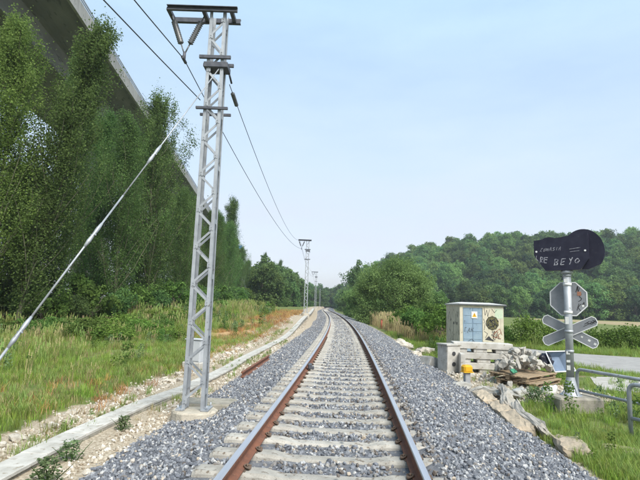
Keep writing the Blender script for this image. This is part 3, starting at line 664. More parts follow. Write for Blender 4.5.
# ------------------------------------------------------------------ hut
hut = thing('relay_hut', 'cream graffiti-covered equipment hut with blue metal door', 'hut', (6.42, 22, float(H(7.3, 23))))
hw, hd, hh = 1.93, 2.3, 2.28
b = MB()   # walls with the door opening left out
for c, d in (((.03, hd/2, hh/2), (.14, hd, hh)), ((hw-.07, hd/2, hh/2), (.14, hd, hh)), ((hw/2, hd-.07, hh/2), (hw-.29, .14, hh)), ((.99+(hw-1.14)/2, .07, hh/2), (hw-1.13, .139, hh)), ((.545, .07, hh-.05), (.88, .138, .10)), ((.545, .07, .07), (.88, .138, .14))): b.box(c, d)
b.build('wall', 'hut_plaster', hut)
rf = MB(); V = []
for z, o in ((hh, .08), (hh+.07, .10), (hh+.07, .07)): V += [(-o, -o, z), (hw+o, -o, z), (hw+o, hd+o, z), (-o, hd+o, z)]
V += [(.3, hd*.4, hh+.15), (hw-.3, hd*.4, hh+.15), (hw-.3, hd*.6, hh+.15), (.3, hd*.6, hh+.15)]
rf.add(V, [(3, 2, 1, 0)]+[(k*4+j, k*4+(j+1) % 4, (k+1)*4+(j+1) % 4, (k+1)*4+j) for k in range(3) for j in range(4)]+[(12, 13, 14, 15)]); rf.build('roof', 'hut_roof', hut)
MB().box((hw/2, -.085, hh+.03), (hw+.24, .02, .05)).build('roof_edge', 'dark_steel', hut)
for s, x0 in ((0, .115), (1, .55)):
    dr = MB().box((x0+.215, .045, 1.16), (.425, .05, 2.03), bev=.006).build('door', 'hut_door', hut)
    for z in (.45, .80, 1.15, 1.5, 1.85): MB().box((x0+.215, .016, z), (.36, .012, .028)).build('door_rib', 'hut_door', dr)
pl = MB().box((.62, .006, 1.86), (.26, .012, .30)).build('warning_plate', 'sticker_white', hut)
MB().prism([(.62-.10, 1.77), (.62+.10, 1.77), (.62, 1.96)], -.004, -.001).build('yellow_triangle', 'yellow_paint', pl)
MB().bar((.64, -.006, 1.92), (.60, -.006, 1.86), .012, .002, (0, 1, 0)).bar((.60, -.006, 1.86), (.64, -.006, 1.85), .012, .002, (0, 1, 0)).bar((.64, -.006, 1.85), (.61, -.006, 1.79), .012, .002, (0, 1, 0)).build('lightning_mark', 'spray_black', pl)
# graffiti on the walls
dm = [(1.42+.30*math.cos(R(a))*(1 if k % 2 else .93), 1.52+.33*math.sin(R(a))*(1 if k % 2 else .9)) for k, a in enumerate(range(0, 360, 18))]
MB().prism(dm, -.006, -.001).build('graffiti', 'spray_olive', hut)
strokes('graffiti', 'spray_black', hut, [circ(1.42, 1.52, .27, 10, 350, 18), circ(1.38, 1.50, .15), [(1.2, 1.4), (1.5, 1.72), (1.62, 1.4), (1.3, 1.66)], [(1.25, 1.3), (1.55, 1.45)], [(1.3, 1.7), (1.5, 1.3)]], -.009, .028)
strokes('graffiti', 'spray_black', hut, [[(1.06, 2.2), (1.1, 1.85), (1.18, 2.1), (1.22, 1.8), (1.3, 2.12)], [(1.03, 1.7), (1.1, 1.5), (1.05, 1.2)], [(1.05, 1.15), (1.2, 1.05), (1.1, .85)], [(1.4, 2.15), (1.52, 1.98), (1.62, 2.1)]]+[[(1.25+random.uniform(0, .5), .7+random.uniform(0, .5)), (1.3+random.uniform(0, .5), .7+random.uniform(0, .5)), (1.3+random.uniform(0, .5), .7+random.uniform(0, .4))] for k in range(5)], -.003, .018)
MB().prism([(1.08, .78), (1.52, .72), (1.36, .84), (1.26, .95)], -.004, -.001).build('graffiti', 'spray_black', hut)
strokes('graffiti', 'spray_rust', hut, [[(1.5, 1.1), (1.75, 1.28), (1.85, 1.0)], [(1.45, 1.0), (1.62, 1.18), (1.72, .9)], [(1.55, .85), (1.82, 1.15)], [(1.4, .92), (1.8, .85)]], -.004, .022)
MB().box((1.72, -.0025, 1.95), (.36, .004, .44)).build('graffiti', 'spray_mint', hut)
b = MB()   # scrawls on the left wall
for k in range(9):
    y, z = .2+k*.22, random.uniform(.7, 2.0); q = [(y, z)]
    for j in range(4): q.append((q[-1][0]+random.uniform(-.14, .14), q[-1][1]+random.uniform(-.22, .16)))
    for (a, c), (e, f) in zip(q[:-1], q[1:]): b.bar((-.042, a, c), (-.042, e, f), .022, .003, (1, 0, 0))
b.build('graffiti', 'spray_black', hut)
b = MB()
for y, z in ((.45, 1.45), (.95, 1.45), (.45, .35)): b.box((-.043, y, z), (.006, .12, .12))
b.build('vent_hole', 'spray_black', hut)
strokes('graffiti', 'spray_black', hut, word('TAK', .16, 1.1, .18, .9, .1)+[[(.2, .6), (.5, .8), (.8, .5)]], .0085, .012)

# ------------------------------------------------------------------ precast concrete pieces in front of the hut
def plinth():
    t = thing('precast_plinth', 'x', 'concrete piece', group='precast concrete pieces')
    MB().box((0, 0, .22), (1.95, .62, .20), None, .006, .012).build('slab', 'trough_concrete', t)
    for x in (-.74, -.08, .64): MB().box((x, 0, .06), (.44, .56, .12), None, .006, .012).build('foot', 'trough_concrete', t)
    return t
pp = plinth(); snapshot()
for k, (x, y, z, a, l) in enumerate(((5.80, 16.9, .0, -4, 'bottom precast concrete slab with feet in the stack before the hut'), (5.74, 16.95, .33, -3, 'middle precast concrete slab with feet in the stack before the hut'), (5.66, 17.0, .66, -6, 'top precast concrete slab with feet in the stack before the hut'))):
    o = pp if k == 0 else copy_tree(pp); o.location = (x, y, z); o.rotation_euler = (0, 0, R(a)); o['label'] = l
hb = thing('hollow_block', 'upright pale concrete block with two round holes left of the slab stack', 'concrete block', (4.48, 16.75, 0), R(20))
MB().box((0, 0, .44), (.52, .56, .86), None, .008, .02).build('body', 'trough_concrete', hb)
MB().box((0, 0, .90), (.58, .62, .06), None, .005, .01).build('cap', 'trough_concrete', hb)
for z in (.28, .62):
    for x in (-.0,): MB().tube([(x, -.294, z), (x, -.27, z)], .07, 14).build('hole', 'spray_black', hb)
tag(MB().box((0, 0, .2), (.55, .5, .38), Matrix.Rotation(R(14), 3, 'Y'), .02, .03).build('broken_block', 'trough_concrete', None, (4.02, 17.4, 0), R(30)), 'tilted broken concrete block at the foot of the hollow block', 'concrete block')
tag(MB().box((0, 0, .33), (.16, .5, .66), None, .01, .02).build('concrete_post', 'trough_concrete', None, (4.80, 16.35, 0), R(-8)), 'short upright concrete piece leaning on the slab stack', 'concrete piece')
pm = thing('marker_post', 'short grey marker post with bright yellow cap beside the ballast', 'marker post', (4.07, 13.4, 0), R(12))
MB().box((0, 0, .21), (.15, .13, .46), bev=.012).build('stem', 'post_grey', pm)
MB().box((0, 0, .51), (.26, .23, .20), bev=.045).box((0, 0, .425), (.28, .25, .03), bev=.01).build('cap', 'yellow_paint', pm)

# pallets with rubble, tray and bag
def pallet():
    t = thing('wooden_pallet', 'x', 'pallet', group='wooden pallets')
    for k in range(7): MB().box((0, -.53+k*.177, .135), (1.7, .125, .022), None, .004).build('deck_board', 'timber', t)
    for y in (-.5, 0, .5): MB().box((0, y, .025), (1.7, .10, .022), None, .003).build('base_board', 'timber', t)
    for x in (-.76, 0, .76):
        MB().box((x, 0, .112), (.12, 1.18, .022)).build('stringer', 'timber', t)
        for y in (-.5, 0, .5): MB().box((x, y, .069), (.13, .11, .064), None, .003).build('block', 'timber', t)
    return t
pt = pallet(); snapshot()
for k, (x, y, z, a, l) in enumerate(((6.22, 14.55, .02, 42, 'lower weathered wooden pallet under the rubble heap'), (6.10, 14.65, .175, 38, 'upper weathered wooden pallet carrying the rubble heap'))):
    o = pt if k == 0 else copy_tree(pt); o.location = (x, y, z); o.rotation_euler = (R(1.5), R(-1), R(a)); o['label'] = l
rm = [rock_mesh('rubble_chunk', 'rubble', 2, sq, .35, 7) for sq in ((1, .8, .55), (1.1, .7, .6), (1.2, .6, .45), (.9, .8, .7))]
random.seed(21); ca, sa = math.cos(R(40)), math.sin(R(40))
for k in range(64):
    u, v = random.uniform(-.78, .78), random.uniform(-.5, .5); s = random.uniform(.16, .46)
    hgt = .66*max(0, 1-(abs(u)/.95)**2)*max(0, 1-(abs(v)/.75)**2); z = .33+random.uniform(.25, 1)*hgt
    o = link('rubble_chunk', rm[k % 4], None, (6.10+u*ca-v*sa, 14.68+u*sa+v*ca, z)); o.scale = (s,)*3; o.rotation_euler = [random.uniform(0, 6) for _ in range(3)]
    tag(o, 'pale chunk of broken concrete heaped on the wooden pallets', 'rubble', 'rubble heaped on the pallets')
def drape(name, m, c, d, a, seed, label, cat):
    """crumpled soft shape resting on the heap"""
    me = rock_mesh(name, m, 3, d, .3, 6); o = link(name, me, None, c, a); me.polygons.foreach_set('use_smooth', [True]*len(me.polygons)); return tag(o, label, cat)
drape('green_sack', 'sack_green', (5.62, 14.1, .40), (.42, .2, .16), .9, 1, 'crumpled green plastic sack at the front of the pallet heap', 'sack')
drape('black_bag', 'black_plastic', (7.02, 15.1, .62), (.62, .42, .50), .5, 2, 'shiny black plastic bag between the rubble and the blue tray', 'bag')
ty = thing('barrow_tray', 'tipped blue-grey tray with pale rim beside the black bag', 'tray', (7.34, 15.25, .52), R(28))
b = MB(); V = []; M = Matrix.Rotation(R(62), 3, 'X')
for z, w, d in ((0, .34, .22), (.22, .48, .32)): V += [M @ Vector((sx*w, sy*d, z)) for sx, sy in ((-1, -1), (1, -1), (1, 1), (-1, 1))]
b.add(V, [(3, 2, 1, 0)]+[(j, (j+1) % 4, 4+(j+1) % 4, 4+j) for j in range(4)]); b.build('pan', 'tray_blue', ty)
MB().tube(V[4:]+[V[4]], .022, 8).build('rim', 'tray_rim', ty)
MB().tube([V[0], V[0]+Vector((0, .1, -.5))], .02, 8).build('leg', 'tray_rim', ty)
drape('white_sack', 'trough_concrete', (5.18, 12.55, .08), (.6, .34, .26), .5, 3, 'crumpled whitish sack lying below the pallet corner', 'sack')
drape('white_rag', 'sticker_white', (5.95, 12.6, .14), (.5, .35, .34), .2, 4, 'bunched white sheet lying between the pallet and the signal block', 'sheet')

# kerb slabs, flat stones, boulders, loose rocks
def worn_block(name, m, d, seed, rnd=.028):
    import bmesh
    bm = bmesh.new(); bmesh.ops.create_cube(bm, size=1); bmesh.ops.subdivide_edges(bm, edges=bm.edges[:], cuts=5, use_grid_fill=True); r = np.random.default_rng(seed); ph = r.uniform(0, 6, 6)
    for v in bm.verts:
        c = np.array(v.co); l = np.abs(c*2); e = np.sort(l)[1]; c *= 1-.07*max(0, e-.6)/.4
        c = c*np.array(d); w = rnd*np.array([math.sin(c[1]*5+ph[0])+math.sin(c[2]*9+ph[1]), .6*math.sin(c[0]*8+ph[2]), math.sin(c[1]*4+ph[3])+.5*math.sin(c[1]*11+ph[4])]); v.co = c+w*.5+r.normal(0, .010, 3)
        v.co.x += .10*math.sin(v.co.y*1.6+ph[5])*d[1]*.5
    me = bpy.data.meshes.new(name); bm.to_mesh(me); bm.free(); me.materials.append(MAT[m]); return me
def stone(name, m, c, d, a, label, cat, group=None, tilt=0, n=3, cuts=6):
    me = rock_mesh(name, m, n, d, .22, cuts); o = link(name, me, None, c); o.rotation_euler = (tilt, random.uniform(-.08, .08), a); return tag(o, label, cat, group)
random.seed(5)
for c, d, a, t, l, m_ in (((3.84, 11.3, .05), (.36, 1.2, .30), .04, .1, 'farthest beige kerb stone edging the ballast near the marker post', 'kerb_stone'), ((3.80, 10.1, .05), (.36, 1.1, .32), .10, .15, 'beige kerb stone edging the ballast, middle of the near row', 'kerb_stone'),
                      ((3.64, 8.95, .05), (.36, 1.15, .34), .06, .1, 'beige kerb stone edging the ballast, nearest of the front row', 'kerb_stone'), ((4.24, 11.1, .10), (.16, 1.9, .42), .24, .55, 'long grey slab leaning behind the far kerb stones', 'grey_slab'),
                      ((3.98, 9.2, .10), (.16, 1.9, .46), .10, .55, 'long pale grey slab leaning behind the nearest beige kerb stone', 'grey_slab'), ((3.92, 7.75, .02), (.42, .9, .24), .3, 0, 'low beige stone at the near end of the ballast edge', 'kerb_stone'),
                      ((4.65, 7.65, .0), (.6, .42, .20), .3, 0, 'flat pale stone in the grass by the footway corner', 'kerb_stone')):
    o = link('kerb_stone', worn_block('kerb_stone', m_, d, int(c[1]*10)), None, c); o.rotation_euler = (0, -t, -a); tag(o, l, 'kerb stone')
for c, d, a, l in (((3.72, 13.0, .10), (.75, .5, .24), .2, 'flat grey stone slab left of the yellow-capped post'), ((4.15, 12.3, .10), (.9, .5, .30), -.5, 'flat grey stone slab in front of the yellow-capped post'), ((4.62, 11.95, .10), (.8, .45, .30), .3, 'grey stone slab beside the farthest kerb stone')):
    stone('stone_slab', 'rubble', c, d, a, l, 'stone slab')
for k, (x, y, s) in enumerate(((4.6, 25.5, .9), (4.95, 23.2, .8), (5.4, 23.8, .65), (4.7, 27.6, .7), (4.35, 21.6, .5), (5.0, 29.5, .6))):
    stone('boulder', 'pale_rock', (x, y, .1), (s*1.2, s, s*.55), k, 'pale boulder on the right edge of the ballast beyond the blocks', 'boulder', 'boulders along the ballast edge')
rks = [rock_mesh('loose_rock', 'pale_rock', 2, sq, .3, 6) for sq in ((1, .8, .55), (1.2, .7, .5), (1, .9, .7), (1.3, .8, .45))]
random.seed(11)
for k in range(110):
    y = random.uniform(5.2, 30)**1.0; lat = -random.choice([random.gauss(4.55, .28), random.gauss(4.5, .2), random.gauss(3.2, .12)]); x = float(ctr(y))+lat; s = random.uniform(.09, .30)
    if -lat < 3.45: s *= .6
    if abs(lat+3.7) < .34: continue
    o = link('loose_rock', rks[k % 4], None, (x, y, float(H(x, y))+s*.12)); o.scale = (s,)*3; o.rotation_euler = (random.uniform(-.4, .4), random.uniform(-.4, .4), random.uniform(0, 6))
    tag(o, 'pale loose rock lying in the dirt beside the cable trough', 'rock', 'loose rocks beside the trough')
n = 10000; Y = rng.uniform(4.5, 50, n); lat = np.where(rng.uniform(0, 1, n) < .62, -(4.15+np.abs(rng.normal(0, .42, n))*(1+1.1*sstep(14, 24, Y))), -rng.normal(3.15, .16, n)); k = (np.abs(lat+3.7) > .26) & (lat < -2.8) & (lat > -6.8); Y, lat = Y[k], lat[k]; X = ctr(Y)+lat
soil_src = [source('soil_stone', rock_mesh('soil_stone', 'soil_stone', 1, sq)) for sq in ((1, .8, .6), (1.1, .7, .5), (.9, .9, .7))]
tag(scatter('verge_gravel', np.c_[X, Y, H(X, Y)+.01], soil_src, rng.uniform(0, 6.283, (len(X), 3)), rng.uniform(.03, .09, len(X))), 'small stones strewn in the dirt along the cable trough', 'gravel')
n = 1500; X = rng.uniform(3.9, 7.6, n); Y = rng.uniform(11.6, 17.6, n)
tag(scatter('debris_gravel', np.c_[X, Y, H(X, Y)+.01], soil_src, rng.uniform(0, 6.283, (n, 3)), rng.uniform(.03, .13, n)), 'crumbled concrete and stones on the ground around the pallets', 'debris')
random.seed(33)
for k in range(22):
    x, y, s_ = random.uniform(4.2, 6.6), random.uniform(12.2, 16.2), random.uniform(.14, .32)
    o = link('ground_rubble', rm[k % 4], None, (x, y, s_*.15)); o.scale = (s_,)*3; o.rotation_euler = [random.uniform(0, 6) for _ in range(3)]
    tag(o, 'pale concrete lump lying on the ground around the pallets', 'rubble', 'rubble lying around the pallets')
rp = thing('rusty_post', 'short rusty red post at the right edge of the ballast near the big bush', 'post', (6.15, 47, .0))
MB().tube([(0, 0, 0), (0, 0, .85)], .08, 8).build('stem', 'red_paint', rp); MB().tube([(0, 0, .85), (0, 0, .92)], .10, 8).build('cap', 'rail_rust', rp)
# ------------------------------------------------------------------ trees
def limb_path(p0, d, L, n=6, up=.25, wob=.06):
    P = [Vector(p0)]; d = Vector(d).normalized()
    for k in range(n):
        d = (d+Vector((random.gauss(0, wob), random.gauss(0, wob), up/n))).normalized(); P.append(P[-1]+d*L/n)
    return P
def poplar_meshes(seed, h, w, leaf, bark, low=.06, lsize=.105, dens=1.0):
    random.seed(seed); b = MB(); C = []; T = []
    tp = [Vector((0, 0, -.3))]; x = y = 0
    for k in range(1, 13): x += random.gauss(0, .07); y += random.gauss(0, .07); tp.append(Vector((x, y, h*.97*k/12)))
    b.tube(tp, [lerp(.15, .02, (k/12)**.8)*h/18 for k in range(13)], 8)
    def trunk(z): k = min(11.99, max(0, z/(h*.97)*12)); i = int(k); return tp[i].lerp(tp[i+1], k-i)
    nl = int(70*dens)
    for k in range(nl):
        f = low+(.94-low)*((k+random.random())/nl); z = f*h; a = random.uniform(0, 6.283)
        prof = w*(min(1, (f-low)/.10+.45))*(1-max(0, (f-.25)/.77)**1.35)*random.uniform(.6, 1.25)+.18
        L = prof*2.3; d = (math.cos(a)*.50, math.sin(a)*.50, .90); P = limb_path(trunk(z), d, L, 6, .45, .09)
        b.tube(P, [lerp(.045, .008, q/6)*h/18*(1.2-f*.6) for q in range(7)], 5, False)
        for q in range(1, 7):
            for j in range(2):
                tint = random.uniform(.1, .8); r = random.uniform(.23, .48)*(.8+.4*(1-f))
                c = P[q]+Vector((random.gauss(0, .20), random.gauss(0, .20), random.gauss(0, .25))); m = int(random.uniform(44, 84))
                C.append(np.array(c)+rng.normal(0, 1, (m, 3))*np.array([r*.50, r*.50, r*1.0])); T.append(np.full(m, tint))
    for k in range(10):
        z = h*(.86+.135*k/9); m = 16; C.append(np.array(trunk(z))+rng.normal(0, 1, (m, 3))*np.array([.16, .16, .25])); T.append(np.full(m, .5))
    C = np.concatenate(C); T = np.concatenate(T)
    return b.mesh('trunk', bark), leaves('crown', C, lsize, leaf, T, .8)
def round_meshes(seed, h, w, leaf, bark, n_lobe, per, lsize, base=.18, squash=1.0, lobe=.34, trunk_r=None, skirt=0):
    """broad crown: many uneven lobes of leaf clumps, hollow enough to see through"""
    random.seed(seed); b = MB(); C = []; T = []; O = []
    cz = h*(base+(1-base)/2); rz = h*(1-base)/2
    tr = trunk_r or h*.022
    b.tube(limb_path((0, 0, -.3), (0, 0, 1), h*.55, 6, .1, .05), [lerp(tr, tr*.35, q/6) for q in range(7)], 8)
    for k in range(n_lobe+int(n_lobe*skirt)):
        d = unit(1)[0]; low = k >= n_lobe; d[2] = abs(d[2])*1.15-.35 if random.random() < .8 else d[2]; d /= np.linalg.norm(d)
        rr = random.uniform(.55, .88); wide = 1-.35*max(0, d[2])**2
        c = np.array([d[0]*w*rr*wide, d[1]*w*rr*wide, cz+d[2]*rz*rr*random.uniform(.85, 1.05)]); lr = lobe*w*random.uniform(.6, 1.25)
        if low: a = random.uniform(0, 6.283); c = np.array([math.cos(a)*w*random.uniform(.3, .85), math.sin(a)*w*random.uniform(.3, .85), random.uniform(.04, .22)*h])
        if k < 14: b.tube(limb_path((0, 0, h*random.uniform(.15, .4)), Vector(c)-Vector((0, 0, h*.25)), np.linalg.norm(c-np.array([0, 0, h*.25]))*.9, 5, .2, .12), [lerp(tr*.4, tr*.08, q/5) for q in range(6)], 5, False)
        tint = random.uniform(.1, .8); nc = max(4, per//14)
        for q in range(nc):
            u = unit(1)[0]; u[2] = u[2]*.9+.12; cc = c+u*lr*random.uniform(.55, 1.08); tt = np.clip(tint+random.gauss(0, .15), 0, 1); m = 14
            if cc[2] < .15: cc[2] = .15+random.random()*.4
            C.append(cc+rng.normal(0, 1, (m, 3))*lr*.17); T.append(np.full(m, tt)); O.append(np.repeat(u[None], m, 0))
    C = np.concatenate(C); C[:, 2] = np.maximum(C[:, 2], .05)
    return b.mesh('trunk', bark), leaves('crown', C, lsize, leaf, np.concatenate(T), .75, np.concatenate(O))
def plant(kind, ms, x, y, s, label, cat='tree', group=None, rz=None, tilt=(0, 0), sx=1.0, z=None):
    t = thing(kind, label, cat, (x, y, float(H(x, y)) if z is None else z), 0, group)
    t.rotation_euler = (tilt[0], tilt[1], random.uniform(0, 6.28) if rz is None else rz); t.scale = (s*sx, s*sx, s)
    link('trunk' if cat == 'tree' else 'stems', ms[0], t); link('crown' if cat == 'tree' else 'foliage', ms[1], t)
    return t
pv = [poplar_meshes(31+k, 18, w, 'poplar_leaf', 'pale_bark', lo) for k, (w, lo) in enumerate(((2.5, .03), (2.0, .05), (2.7, .03), (2.2, .05)))]
pb = poplar_meshes(40, 18, 2.1, 'poplar_leaf_bright', 'pale_bark', .06)
GP = 'poplars in front of the viaduct'
random.seed(3)
plant('poplar_tree', pb, -18.5, 27.0, 1.03, 'bright yellow-green poplar cut by the left edge of the picture', 'tree', GP, 1.0)
plant('poplar_tree', pv[1], -17.2, 28.0, 1.06, 'tall poplar with bare pale leaning trunk, its top crossing the viaduct deck', 'tree', GP, 2.2, (0, 0))
COL.objects[-1]
lean = [o for o in COL.objects if o.get('label', '').startswith('tall poplar with bare')][0]; lean.rotation_euler = (0, R(9.5), .0)
plant('poplar_tree', pv[3], -17.7, 33.5, 1.10, 'slim poplar rising behind the leaning trunk at the upper left', 'tree', GP, .4, (0, 0), .80)
plant('poplar_tree', pv[2], -15.4, 44.5, 1.15, 'pointed poplar left of the nearest mast, its tip above the viaduct edge', 'tree', GP, .2)
plant('poplar_tree', pv[0], -16.0, 38.5, .90, 'broad poplar below the viaduct girder between the leaning and the pointed poplar', 'tree', GP, 3.1)
plant('poplar_tree', pv[1], -16.4, 87, 1.08, 'poplar with its tip just right of the nearest mast', 'tree', GP, .2)
for x, y, s, k, wx in ((-18.8, 41, .98, 3, 1), (-17.6, 47.5, .97, 1, 1), (-14.9, 52, .74, 0, 1.1), (-15.6, 58, .76, 2, 1.1), (-14.6, 64, .72, 3, 1.1), (-15.4, 71, .78, 0, 1.1), (-15.2, 78, .76, 2, 1.1), (-17.0, 95, .74, 1, 1.2), (-15.0, 185, .95, 1, 1), (-13.5, 158, .72, 3, 1.2), (-14.2, 140, .62, 2, 1.2),
                       (-17.3, 104, .70, 2, 1.2), (-18.2, 113, .70, 0, 1.2), (-18.4, 124, .63, 3, 1.3), (-18.6, 136, .58, 2, 1.4), (-19.6, 150, .54, 1, 1.5), (-18.6, 168, 1.0, 3, .9), (-17.0, 176, .86, 0, 1), (-19.5, 30.5, .58, 2, 1.3), (-20.3, 35.5, .62, 0, 1.3)):
    plant('poplar_tree', pv[k], x+random.uniform(-.3, .3), y, s, 'green poplar in the long row along the viaduct', 'tree', GP, None, (0, 0), wx)
for x, y, s, k in ((-24, 32, .50, 2), (-23.5, 38, .55, 0), (-22.5, 46, .62, 1), (-21.5, 53, .80, 3), (-20.5, 61, .82, 2), (-20.8, 70, .84, 0), (-21, 80, .86, 1), (-22, 92, .7, 2), (-24, 108, .7, 3), (-25, 125, .6, 0)):
    plant('poplar_tree', pv[k], x, y, s, 'half-hidden poplar in the second row under the viaduct', 'tree', 'poplars of the second row', None, (0, 0), 1.15)
# undergrowth at their feet
sm = [round_meshes(60+k, 3.0, 1.9, 'dark_leaf' if k % 2 else 'shrub_leaf', 'bark', 16, 260, .17, .0) for k in range(4)]
bm_ = [round_meshes(70+k, 1.0, 1.0, 'shrub_leaf' if k else 'hedge_leaf', 'bark', 12, 300, .085, .0) for k in range(2)]
GU = 'undergrowth at the foot of the poplars'
for k, (x, y, s) in enumerate(((-20.5, 27.5, 1.3), (-18.9, 29.3, 1.0), (-17.2, 30.6, 1.15), (-16.2, 32.5, .9), (-15.8, 34.5, 1.2), (-15.4, 37, 1.0), (-15.0, 40, 1.25), (-14.1, 42.5, 1.0), (-13.6, 46.5, 1.25), (-13.4, 50, 1.1), (-13.2, 54, 1.3), (-13.5, 59, 1.2), (-13.2, 65, 1.4), (-13.6, 72, 1.3), (-13.8, 80, 1.5), (-14.4, 89, 1.5), (-15, 100, 1.6), (-15.6, 112, 1.6), (-22.5, 31, 1.5), (-20, 33, 1.6), (-18.5, 37, 1.5), (-18.5, 43, 1.6), (-17, 50, 1.6), (-17, 57, 1.6))):
    plant('undergrowth_shrub', sm[k % 4], x, y, s*.78, 'dark green shrub in the undergrowth at the foot of the poplars', 'shrub', GU)
for k, (x, y, s) in enumerate(((-9.6, 23, .9), (-11.2, 24.5, 1.1), (-8.2, 26.5, .8), (-13, 25.5, 1.0), (-10.3, 28.5, 1.1), (-14.8, 27, 1.0), (-12.3, 31, 1.2), (-9.8, 35, 1.0), (-11.5, 38, 1.2), (-10.6, 45, 1.2), (-11, 52, 1.3), (-16.5, 25.5, .9))):
    plant('bramble_clump', bm_[k % 2], x, y, s*.75, 'low bramble clump in the grass before the poplars', 'shrub', 'bramble clumps on the left verge', None, (0, 0), 1.9)
# wood edge, hill, far end of the line
wm = [round_meshes(80+k, h_, w_, lf, 'bark', 30, 240, .50, b_, 1, lo, None, .3) for k, (h_, w_, lf, b_, lo) in enumerate(((12, 5.2, 'wood_leaf', .06, .34), (13.5, 4.4, 'wood_leaf_light', .12, .42), (10.5, 5.6, 'wood_leaf_deep', .04, .28), (12, 4.8, 'wood_leaf', .10, .40), (11, 4.6, 'wood_leaf_light', .08, .30)))]
random.seed(14)
edge = []
for k in range(34):
    x = 34+k*6.3+random.uniform(-1.6, 1.6); y = float(np.interp(x, HILL[:, 0], HILL[:, 1]))-1+random.uniform(-3, 3); edge.append((x, y))
for k, (x, y) in enumerate(edge):
    plant('woodland_tree', wm[k % 5], x, y, random.uniform(.82, 1.12), 'rounded broadleaf tree at the foot of the wooded hill', 'tree', 'trees at the edge of the hill wood', None, (0, 0), random.uniform(.9, 1.15))
HP = []
while len(HP) < 1000:
    x, y = random.uniform(14, 360), random.uniform(150, 345); f = float(np.interp(x, HILL[:, 0], HILL[:, 1]))
    if y < f+6 or y > f+150: continue
    HP.append((x, y, float(hill(x, y))-.6))
HP = np.array(HP); crowns = [o for o in COL.objects if o.name.startswith('crown') and o.data in [w[1] for w in wm]][:5]
tag(scatter('hillside_wood', HP, crowns, None, rng.uniform(.70, 1.25, len(HP))), 'dense green wood covering the far hill', 'wood')
dk = [round_meshes(95+k, 9, 3.6, 'dark_leaf', 'bark', 24, 240, .42, .03, 1, .34, None, .6) for k in range(3)]
for k, (x, y, s) in enumerate(((-12.5, 112, 1.15), (-13.5, 122, 1.3), (-11.5, 138, 1.25), (-12, 150, 1.45), (-10.5, 162, 1.35), (-11, 180, 1.5), (-9.5, 196, 1.4), (-9.9, 214, 1.5), (6.6, 352, 1.7), (12, 356, 1.8), (1.5, 356, 1.7), (17, 352, 1.8), (-5, 340, 1.8), (-9.5, 118, .8), (-11, 130, .95), (-8.2, 142, .8), (-9.5, 156, 1.0), (-7.2, 170, .85), (-8.5, 186, 1.0), (-5.5, 204, .9), (-7.5, 222, 1.05), (-3.0, 240, .95), (-1.5, 262, 1.1), (1.0, 285, 1.1), (3.5, 345, 1.3), (9.0, 350, 1.4), (14.5, 345, 1.3), (-3, 352, 1.4), (19, 330, 1.3), (-10, 345, 1.5), (-14, 200, 1.2), (-13, 168, 1.1), (-13.5, 145, 1.0), (-18, 235, 1.3), (-16, 290, 1.4), (-24, 200, 1.3), (-9, 300, 1.3))):
    plant('dark_tree', dk[k % 3], x, y, s, 'dark green tree among those closing the far end of the line', 'tree', 'trees at the far end of the line')
for k, (x, y, s) in enumerate(((12.5, 240, 1.1), (13, 275, 1.2), (11, 205, .9), (9.5, 172, .85), (15, 190, 1.2), (17, 225, 1.2), (9.5, 145, .75), (13, 160, 1.0))):
    plant('lineside_tree', wm[k % 5], x, y, s*.72, 'green tree right of the vanishing rails beyond the big bush', 'tree', 'trees right of the far rails')
ow = round_meshes(120, 12.5, 4.6, 'willow_leaf', 'pale_bark', 26, 240, .34, .16, 1, .30)
plant('open_crowned_tree', ow, 9.3, 108, 1.0, 'tall loose-crowned tree behind the left side of the big round bush', 'tree')
bb = round_meshes(130, 8.6, 5.0, 'bush_leaf', 'bark', 90, 620, .17, .0, 1, .25, None, .35)
plant('round_bush', bb, 9.4, 60, 1.0, 'big round grey-green willow bush right of the track', 'bush', None, .4)
bs = round_meshes(131, 5.6, 2.9, 'bush_leaf', 'bark', 40, 420, .19, .0, 1, .3, None, .4)
plant('lineside_bush', bs, 7.6, 78, 1.0, 'smaller bush leaning towards the rails behind the big round bush', 'bush')
plant('lineside_bush', bs, 8.0, 92, 1.1, 'narrow bush by the rails in the gap before the far trees', 'bush', None, 2.0)
plant('hillfoot_bush', bs, 17.0, 74, .95, 'rounded bush between the big willow bush and the hut', 'bush', None, 1.0)
